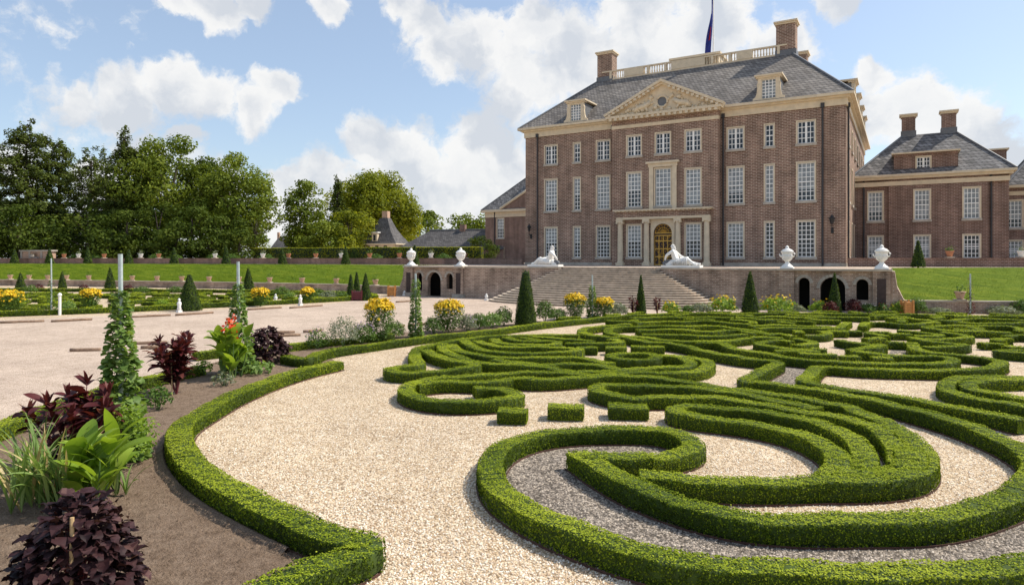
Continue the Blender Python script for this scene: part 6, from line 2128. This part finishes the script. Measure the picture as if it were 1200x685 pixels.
def broadleaf(x, y, h, rad, label, mat, group=None, ls=None, trunk_h=.25, clumps=34, z=None, per=None, seed=None, shape=1.0, name='broadleaf_tree', gap=0.0):
    TRN[0] += 1
    rng = np.random.RandomState(seed or 2000 + TRN[0])
    z = TZ if z is None else z
    root = empty(name, (x, y, z), 0, label, 'tree', group)
    d = camdist(x, y)
    ls = ls or max(.22, .0036 * d)
    cz0, cz1 = h * trunk_h, h
    C, Rr = [], []
    for i in range(clumps):
        t = rng.uniform(0, 1)
        zc = cz0 + (cz1 - cz0) * (.08 + .86 * t)
        env = rad * (math.sin(PI * (.12 + .8 * t)) ** .7) * (1 if t < .5 else (1 - (t - .5) * .3 * shape))
        a = rng.uniform(0, 2 * PI); q = rng.uniform(.15, 1) ** .55
        r = rad * rng.uniform(.24, .42) * (1.1 - .35 * t)
        C.append((env * q * math.cos(a), env * q * math.sin(a), min(zc, h - r * .7))); Rr.append(r)
    C = np.array(C)
    per = per or 12.5 / (ls * ls)
    P, N, T = tree_mesh_clumps(rng, C, Rr, ls, per * (1 - gap))
    V, F = leaf_quads(rng, P, N, np.full(len(P), ls), .7, .6, .1)
    tr = MB()
    tr.tube([(0, 0, -.1), (.05 * rad * rng.normal(), .05 * rad * rng.normal(), h * .35), (.06 * rad * rng.normal(), .06 * rad * rng.normal(), h * .8)], [h * .022, h * .016, h * .004], 9)
    for i in rng.choice(len(C), min(12, len(C)), replace=False):
        c = C[i]; z0 = max(h * trunk_h * .7, c[2] * .55)
        tr.tube([(0, 0, z0), tuple(c * np.array([.5, .5, 0]) + np.array([0, 0, z0 * .4 + c[2] * .6])), tuple(c)], [h * .009, h * .006, h * .002], 5)
    tr.build('trunk', M_BARK, root)
    link(bpy.data.objects.new('crown', np_mesh('crown', V, [F], mat, T)), root)
    return root


def conifer(x, y, h, rad, label, mat, group=None, ls=None, bare=.12, tiers=20, droop=.25, z=None, name='conifer_tree', dens=1.0, flat=0.0):
    TRN[0] += 1
    rng = np.random.RandomState(2000 + TRN[0])
    z = TZ if z is None else z
    root = empty(name, (x, y, z), 0, label, 'tree', group)
    d = camdist(x, y)
    ls = ls or max(.2, .0034 * d)
    tr = MB().tube([(0, 0, -.1), (0, 0, h * .5), (.02 * h * rng.normal(), 0, h * .985)], [h * .019, h * .012, h * .002], 8)
    Ps, Ns, Ts = [], [], []
    for k in range(tiers):
        t = (k + rng.uniform(-.2, .2)) / tiers
        zc = h * (bare + (1 - bare) * t)
        R0 = rad * ((1 - t) ** .7 * (1 - flat) + flat * math.sqrt(max(0, 1 - t ** 3))) * rng.uniform(.75, 1.15) + .25
        nb = rng.randint(6, 10)
        for b in range(nb):
            a = 2 * PI * b / nb + rng.uniform(-.35, .35) + k
            L = R0 * rng.uniform(.65, 1.15)
            m = int(max(14, 15 * dens * L / ls))
            s = rng.uniform(.12, 1, m) ** .75
            lat = rng.normal(0, .22, m) * L * (1.15 - s)
            zj = zc + rng.normal(0, .55) * h * (1 - bare) / tiers * 1.6; dj = droop * rng.uniform(.3, 1.5)
            zz = zj + L * (.22 * s - dj * s * s * 1.5) + rng.normal(0, .3, m)
            P = np.stack([L * s * math.cos(a) - lat * math.sin(a), L * s * math.sin(a) + lat * math.cos(a), zz], 1)
            Ps.append(P); Ns.append(np.tile([.35 * math.cos(a), .35 * math.sin(a), .9], (m, 1)))
            Ts.append(np.clip(rng.normal(.48, .17, m) + rng.normal(0, .1), 0, 1))
            tr.tube([(0, 0, zj), (L * .5 * math.cos(a), L * .5 * math.sin(a), zj + L * (.11 - dj * .37)), (L * math.cos(a) * .95, L * math.sin(a) * .95, zj + L * (.2 - dj * 1.35))], [h * .004, h * .0025, h * .001], 4)
    P, N, T = np.vstack(Ps), np.vstack(Ns), np.concatenate(Ts)
    V, F = leaf_quads(rng, P, N, np.full(len(P), ls), .55, .5, .05)
    tr.build('trunk', M_BARK, root)
    link(bpy.data.objects.new('crown', np_mesh('crown', V, [F], mat, T)), root)
    return root


def tsize(px_, top, Z, wpx):
    """height above the terrace and crown radius from the picture"""
    x, y = far(px_, Z)
    return x, y, (302.7 - top) * Z / FPX + CAMZ - TZ, wpx * Z / FPX / 2


# the dark wood on the left
x, y, h, r = tsize(-34, 152, 112, 130); conifer(x, y, h, r, 'tall dark cedar at the outer end of the wood', M_TREE_C, tiers=22, flat=.3)
x, y, h, r = tsize(32, 147, 110, 120); conifer(x, y, h, r, 'tall layered cedar above the pale stone seat', M_TREE_C, tiers=22, flat=.3, droop=.2, dens=.9)
x, y, h, r = tsize(70, 164, 116, 84); conifer(x, y, h, r, 'narrow cedar leaning out right of the tallest cedar', M_TREE_C, tiers=20, flat=.2, dens=.8)
x, y, h, r = tsize(106, 178, 112, 80); conifer(x, y, h, r, 'ragged open pine left of the spire-topped fir', M_TREE_C, tiers=16, flat=.3, dens=.6)
x, y, h, r = tsize(146, 153, 108, 84); conifer(x, y, h, r, 'spire-topped fir in the middle of the wood', M_TREE_C, tiers=24, flat=.03, dens=.8)
x, y, h, r = tsize(125, 178, 118, 70); conifer(x, y, h, r, 'thin open fir behind the spire-topped fir', M_TREE_C, tiers=17, flat=.15, dens=.6)
x, y, h, r = tsize(200, 158, 112, 104); broadleaf(x, y, h, r, 'tall rounded oak right of the spire-topped fir', M_TREE_A, clumps=70, trunk_h=.2)
x, y, h, r = tsize(236, 182, 118, 80); broadleaf(x, y, h, r, 'slender oak between the two large oaks', M_TREE_D, clumps=50, trunk_h=.2)
x, y, h, r = tsize(276, 178, 110, 86); broadleaf(x, y, h, r, 'broad oak closing the right end of the dark wood', M_TREE_A, clumps=75, trunk_h=.12)
x, y, h, r = tsize(300, 246, 106, 38); broadleaf(x, y, h, r, 'lower yellow-green tree at the right foot of the wood', M_TREE_A, clumps=26, trunk_h=.08)
under = ((-30, 245, 100, 90), (22, 238, 101, 70), (62, 262, 102, 60), (104, 240, 103, 66), (150, 246, 101, 66), (186, 232, 103, 62), (225, 240, 101, 66), (262, 250, 101, 60), (206, 262, 99, 56), (244, 266, 99, 56), (126, 268, 99, 56), (280, 268, 99, 46))
for i, (a, b, c, d) in enumerate(under):
    x, y, h, r = tsize(a, b, c, d)
    broadleaf(x, y, h, r, 'dark undergrowth tree filling the foot of the wood', M_TREE_D, 'undergrowth trees of the wood', clumps=26, trunk_h=.03, shape=.6)
# bright trees in the middle
x, y, h, r = tsize(358, 209, 125, 52); broadleaf(x, y, h, r, 'narrow upright tree standing alone before the sky', M_TREE_A, clumps=95, trunk_h=.03, shape=.2)
x, y, h, r = tsize(436, 201, 150, 104); broadleaf(x, y, h, r, 'large sunlit linden behind the little tower roof', M_TREE_B, clumps=85, trunk_h=.15)
x, y, h, r = tsize(396, 206, 140, 30); conifer(x, y, h, r, 'thin dark larch left of the sunlit linden', M_TREE_C, tiers=20, flat=.2, dens=.7)
x, y, h, r = tsize(410, 246, 122, 66); broadleaf(x, y, h, r, 'rounded green tree in front of the sunlit linden', M_TREE_B, clumps=30, trunk_h=.05)
x, y, h, r = tsize(380, 258, 120, 54); broadleaf(x, y, h, r, 'low tree between narrow tree and rounded tree', M_TREE_A, clumps=36, trunk_h=.05)
x, y, h, r = tsize(470, 250, 160, 40); broadleaf(x, y, h, r, 'small yellow-green tree right of the little tower', M_TREE_B, clumps=34, trunk_h=.03)
x, y, h, r = tsize(500, 247, 175, 56); broadleaf(x, y, h, r, 'distant dark green tree above the long slate roof', M_TREE_A, clumps=34, trunk_h=.03)
x, y, h, r = tsize(541, 250, 180, 56); broadleaf(x, y, h, r, 'distant tree above the right part of the long slate roof', M_TREE_A, clumps=34, trunk_h=.03)
x, y, h, r = tsize(566, 249, 178, 50); broadleaf(x, y, h, r, 'distant tree touching the left wing of the palace', M_TREE_A, clumps=34, trunk_h=.03)
for i, (a, b, c, d) in enumerate(((-160, 170, 112, 120), (-280, 165, 116, 130))):
    x, y, h, r = tsize(a, b, c, d); broadleaf(x, y, h, r, 'oak standing beyond the cedars at the outer side of the wood', M_TREE_A, 'oaks beyond the cedars', clumps=40, trunk_h=.12)
x, y, h, r = tsize(562, 276, 96, 34); broadleaf(x, y, h, r * 1.1, 'dark shrub against the left wing of the palace', M_TREE_D, clumps=18, trunk_h=.02, ls=.22, name='shrub')
for i, px_ in enumerate((88, 112, 182, 205, 250, 272, 312, 440, 520)):
    q = on_line(PARL, px_); Z = depth_of(*q) + 2.0
    x, y = far(px_, Z)
    bush(x, y, 1.0, 1.35, 'leafy shrub growing behind the long low terrace wall', M_GREEN, .2, 'terrace_shrub', z=TZ, group='shrubs behind the long low wall', stems=False)

# long clipped hedge behind the terrace wall
hl = [far(300, 101), far(380, 97), far(470, 93), far(565, 91)]
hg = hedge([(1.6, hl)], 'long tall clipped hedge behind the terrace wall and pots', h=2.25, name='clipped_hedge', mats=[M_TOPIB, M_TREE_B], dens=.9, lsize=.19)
hg.location.z = TZ
x, y = far(419, 95.0)
topiary(x, y, TZ, 2.3, 1.25, 'dark rounded yew dome standing in front of the long tall hedge', rt=.75, name='topiary_dome')


# ------------------------------------------------------------------ buildings in the distance
def far_house():
    x, y = far(455, 124)
    H_ = empty('garden_pavilion', (x, y, TZ), R(14), 'little cream pavilion with steep slate roof, dormer and chimney among trees', 'building')
    MB().box(-4.2, 3.0, -3, 3, -.6, 2.95).build('wall', M_SAND, H_)
    k = MB().box(-4.6, 3.4, -3.4, 3.4, 2.952, 3.2); k.build('cornice', M_SAND, H_)
    for xx in (-2.9, -1.0, .9):
        MB().box(xx - .35, xx + .35, -3.06, -2.9, 1.5, 2.75).build('window', M_GLASS, H_)
    r = MB()
    lev = [(4.4, 3.3, 3.2), (3.1, 2.4, 4.6), (1.9, 1.5, 6.3), (.9, .75, 8.4)]
    vs = []
    for (a, b, z) in lev:
        vs += [(-.6 - a, -b, z), (-.6 + a * .9, -b, z), (-.6 + a * .9, b, z), (-.6 - a, b, z)]
    fs = []
    for i in range(len(lev) - 1):
        for j in range(4):
            fs.append((i * 4 + j, i * 4 + (j + 1) % 4, i * 4 + 4 + (j + 1) % 4, i * 4 + 4 + j))
    fs.append((12, 13, 14, 15))
    r.add(vs, fs)
    rf = r.build('roof', M_SLATE_FAR, H_)
    MB().box(-1.1, .1, -.6, .6, 8.0, 9.8).build('chimney', M_TERRA_PALE, rf)
    d = MB().box(-2.1, -.9, -3.0, -1.8, 3.5, 5.3).build('dormer', M_SAND, rf)
    MB().box(-1.75, -1.25, -3.04, -2.9, 3.75, 4.95).build('pane', M_GLASS, d)
    MB().box(-2.3, -.7, -3.2, -1.6, 5.302, 5.5).build('hood', M_WHITE, d)
    H_.scale = (.92, .92, .92)
    H_.location.z += .55
    # long slate-roofed range
    a, b = far(466, 122), far(590, 116)
    L = math.hypot(b[0] - a[0], b[1] - a[1])
    Q = empty('stable_range', (a[0], a[1], TZ), math.atan2(b[1] - a[1], b[0] - a[0]), 'long low range with a big dark slate roof behind the tall hedge', 'building')
    MB().box(0, L, 0, 9, 0, 2.3).build('wall', M_BRICK_RED, Q)
    rr = MB().add([(-.4, -.5, 2.3), (L, -.5, 2.3), (L, 4.6, 6.0), (4.5, 4.6, 6.0), (-.4, 9.6, 2.3), (L, 9.6, 2.3)], [(0, 1, 2, 3), (0, 3, 4), (3, 2, 5, 4)])
    rr.build('roof', M_SLATE_FAR, Q)
    MB().tube([(4.5, 4.6, 6.05), (L, 4.6, 6.05)], .16, 6).build('ridge', M_LEAD, Q)
    MB().box(10.6, 11.6, 4.2, 5.2, 5.6, 7.0).build('chimney', M_BRICK_RED, Q)
    # house far off between the trees
    x, y = far(332, 210)
    G_ = empty('distant_house', (x, y, TZ), R(25), 'distant pinkish gabled house peeping between the wood and narrow tree', 'building')
    MB().box(-2.6, 2.6, -3, 3, 0, 3.6).build('wall', M_TERRA_PALE, G_)
    g = MB().add([(-3, -3.3, 3.6), (3, -3.3, 3.6), (3, 3.3, 3.6), (-3, 3.3, 3.6), (-1.4, 0, 7.6), (1.4, 0, 7.6)], [(0, 1, 5, 4), (2, 3, 4, 5), (1, 2, 5), (3, 0, 4), (3, 2, 1, 0)])
    rf = g.build('roof', M_SLATE_FAR, G_)
    MB().box(-1.9, -1.2, -.3, .4, 5.5, 9.0).build('chimney', M_TERRA_PALE, rf)


far_house()
# pale stone garden seat wall at the end of the terrace
q = on_line(PARL, 42); Z = depth_of(*q) + 1.2
x, y = far(42, Z)
S_ = empty('stone_exedra', (x, y, TZ), YAW * .4, 'pale pink stone seat wall with cornice below the tall cedars', 'wall')
MB().box(-3.1, 3.1, 0, .7, 0, 1.75).build('wall', M_TERRA_PALE, S_)
MB().box(-3.3, 3.3, -.14, .84, 1.752, 1.98).build('cornice', M_STONE, S_)
for xx in (-2.9, -1.2, 1.2, 2.9):
    MB().box(xx - .16, xx + .16, -.1, -.003, 0, 1.75).build('pilaster', M_STONE, S_)
MB().box(-.8, .8, -.5, -.105, .55, .95).build('bench', M_STONE, S_)
MB().lathe([(.3, 0), (.32, .2), (.2, .36), (.45, .56)], 0, -.5, .955, 12).build('basin', M_STONE, S_)
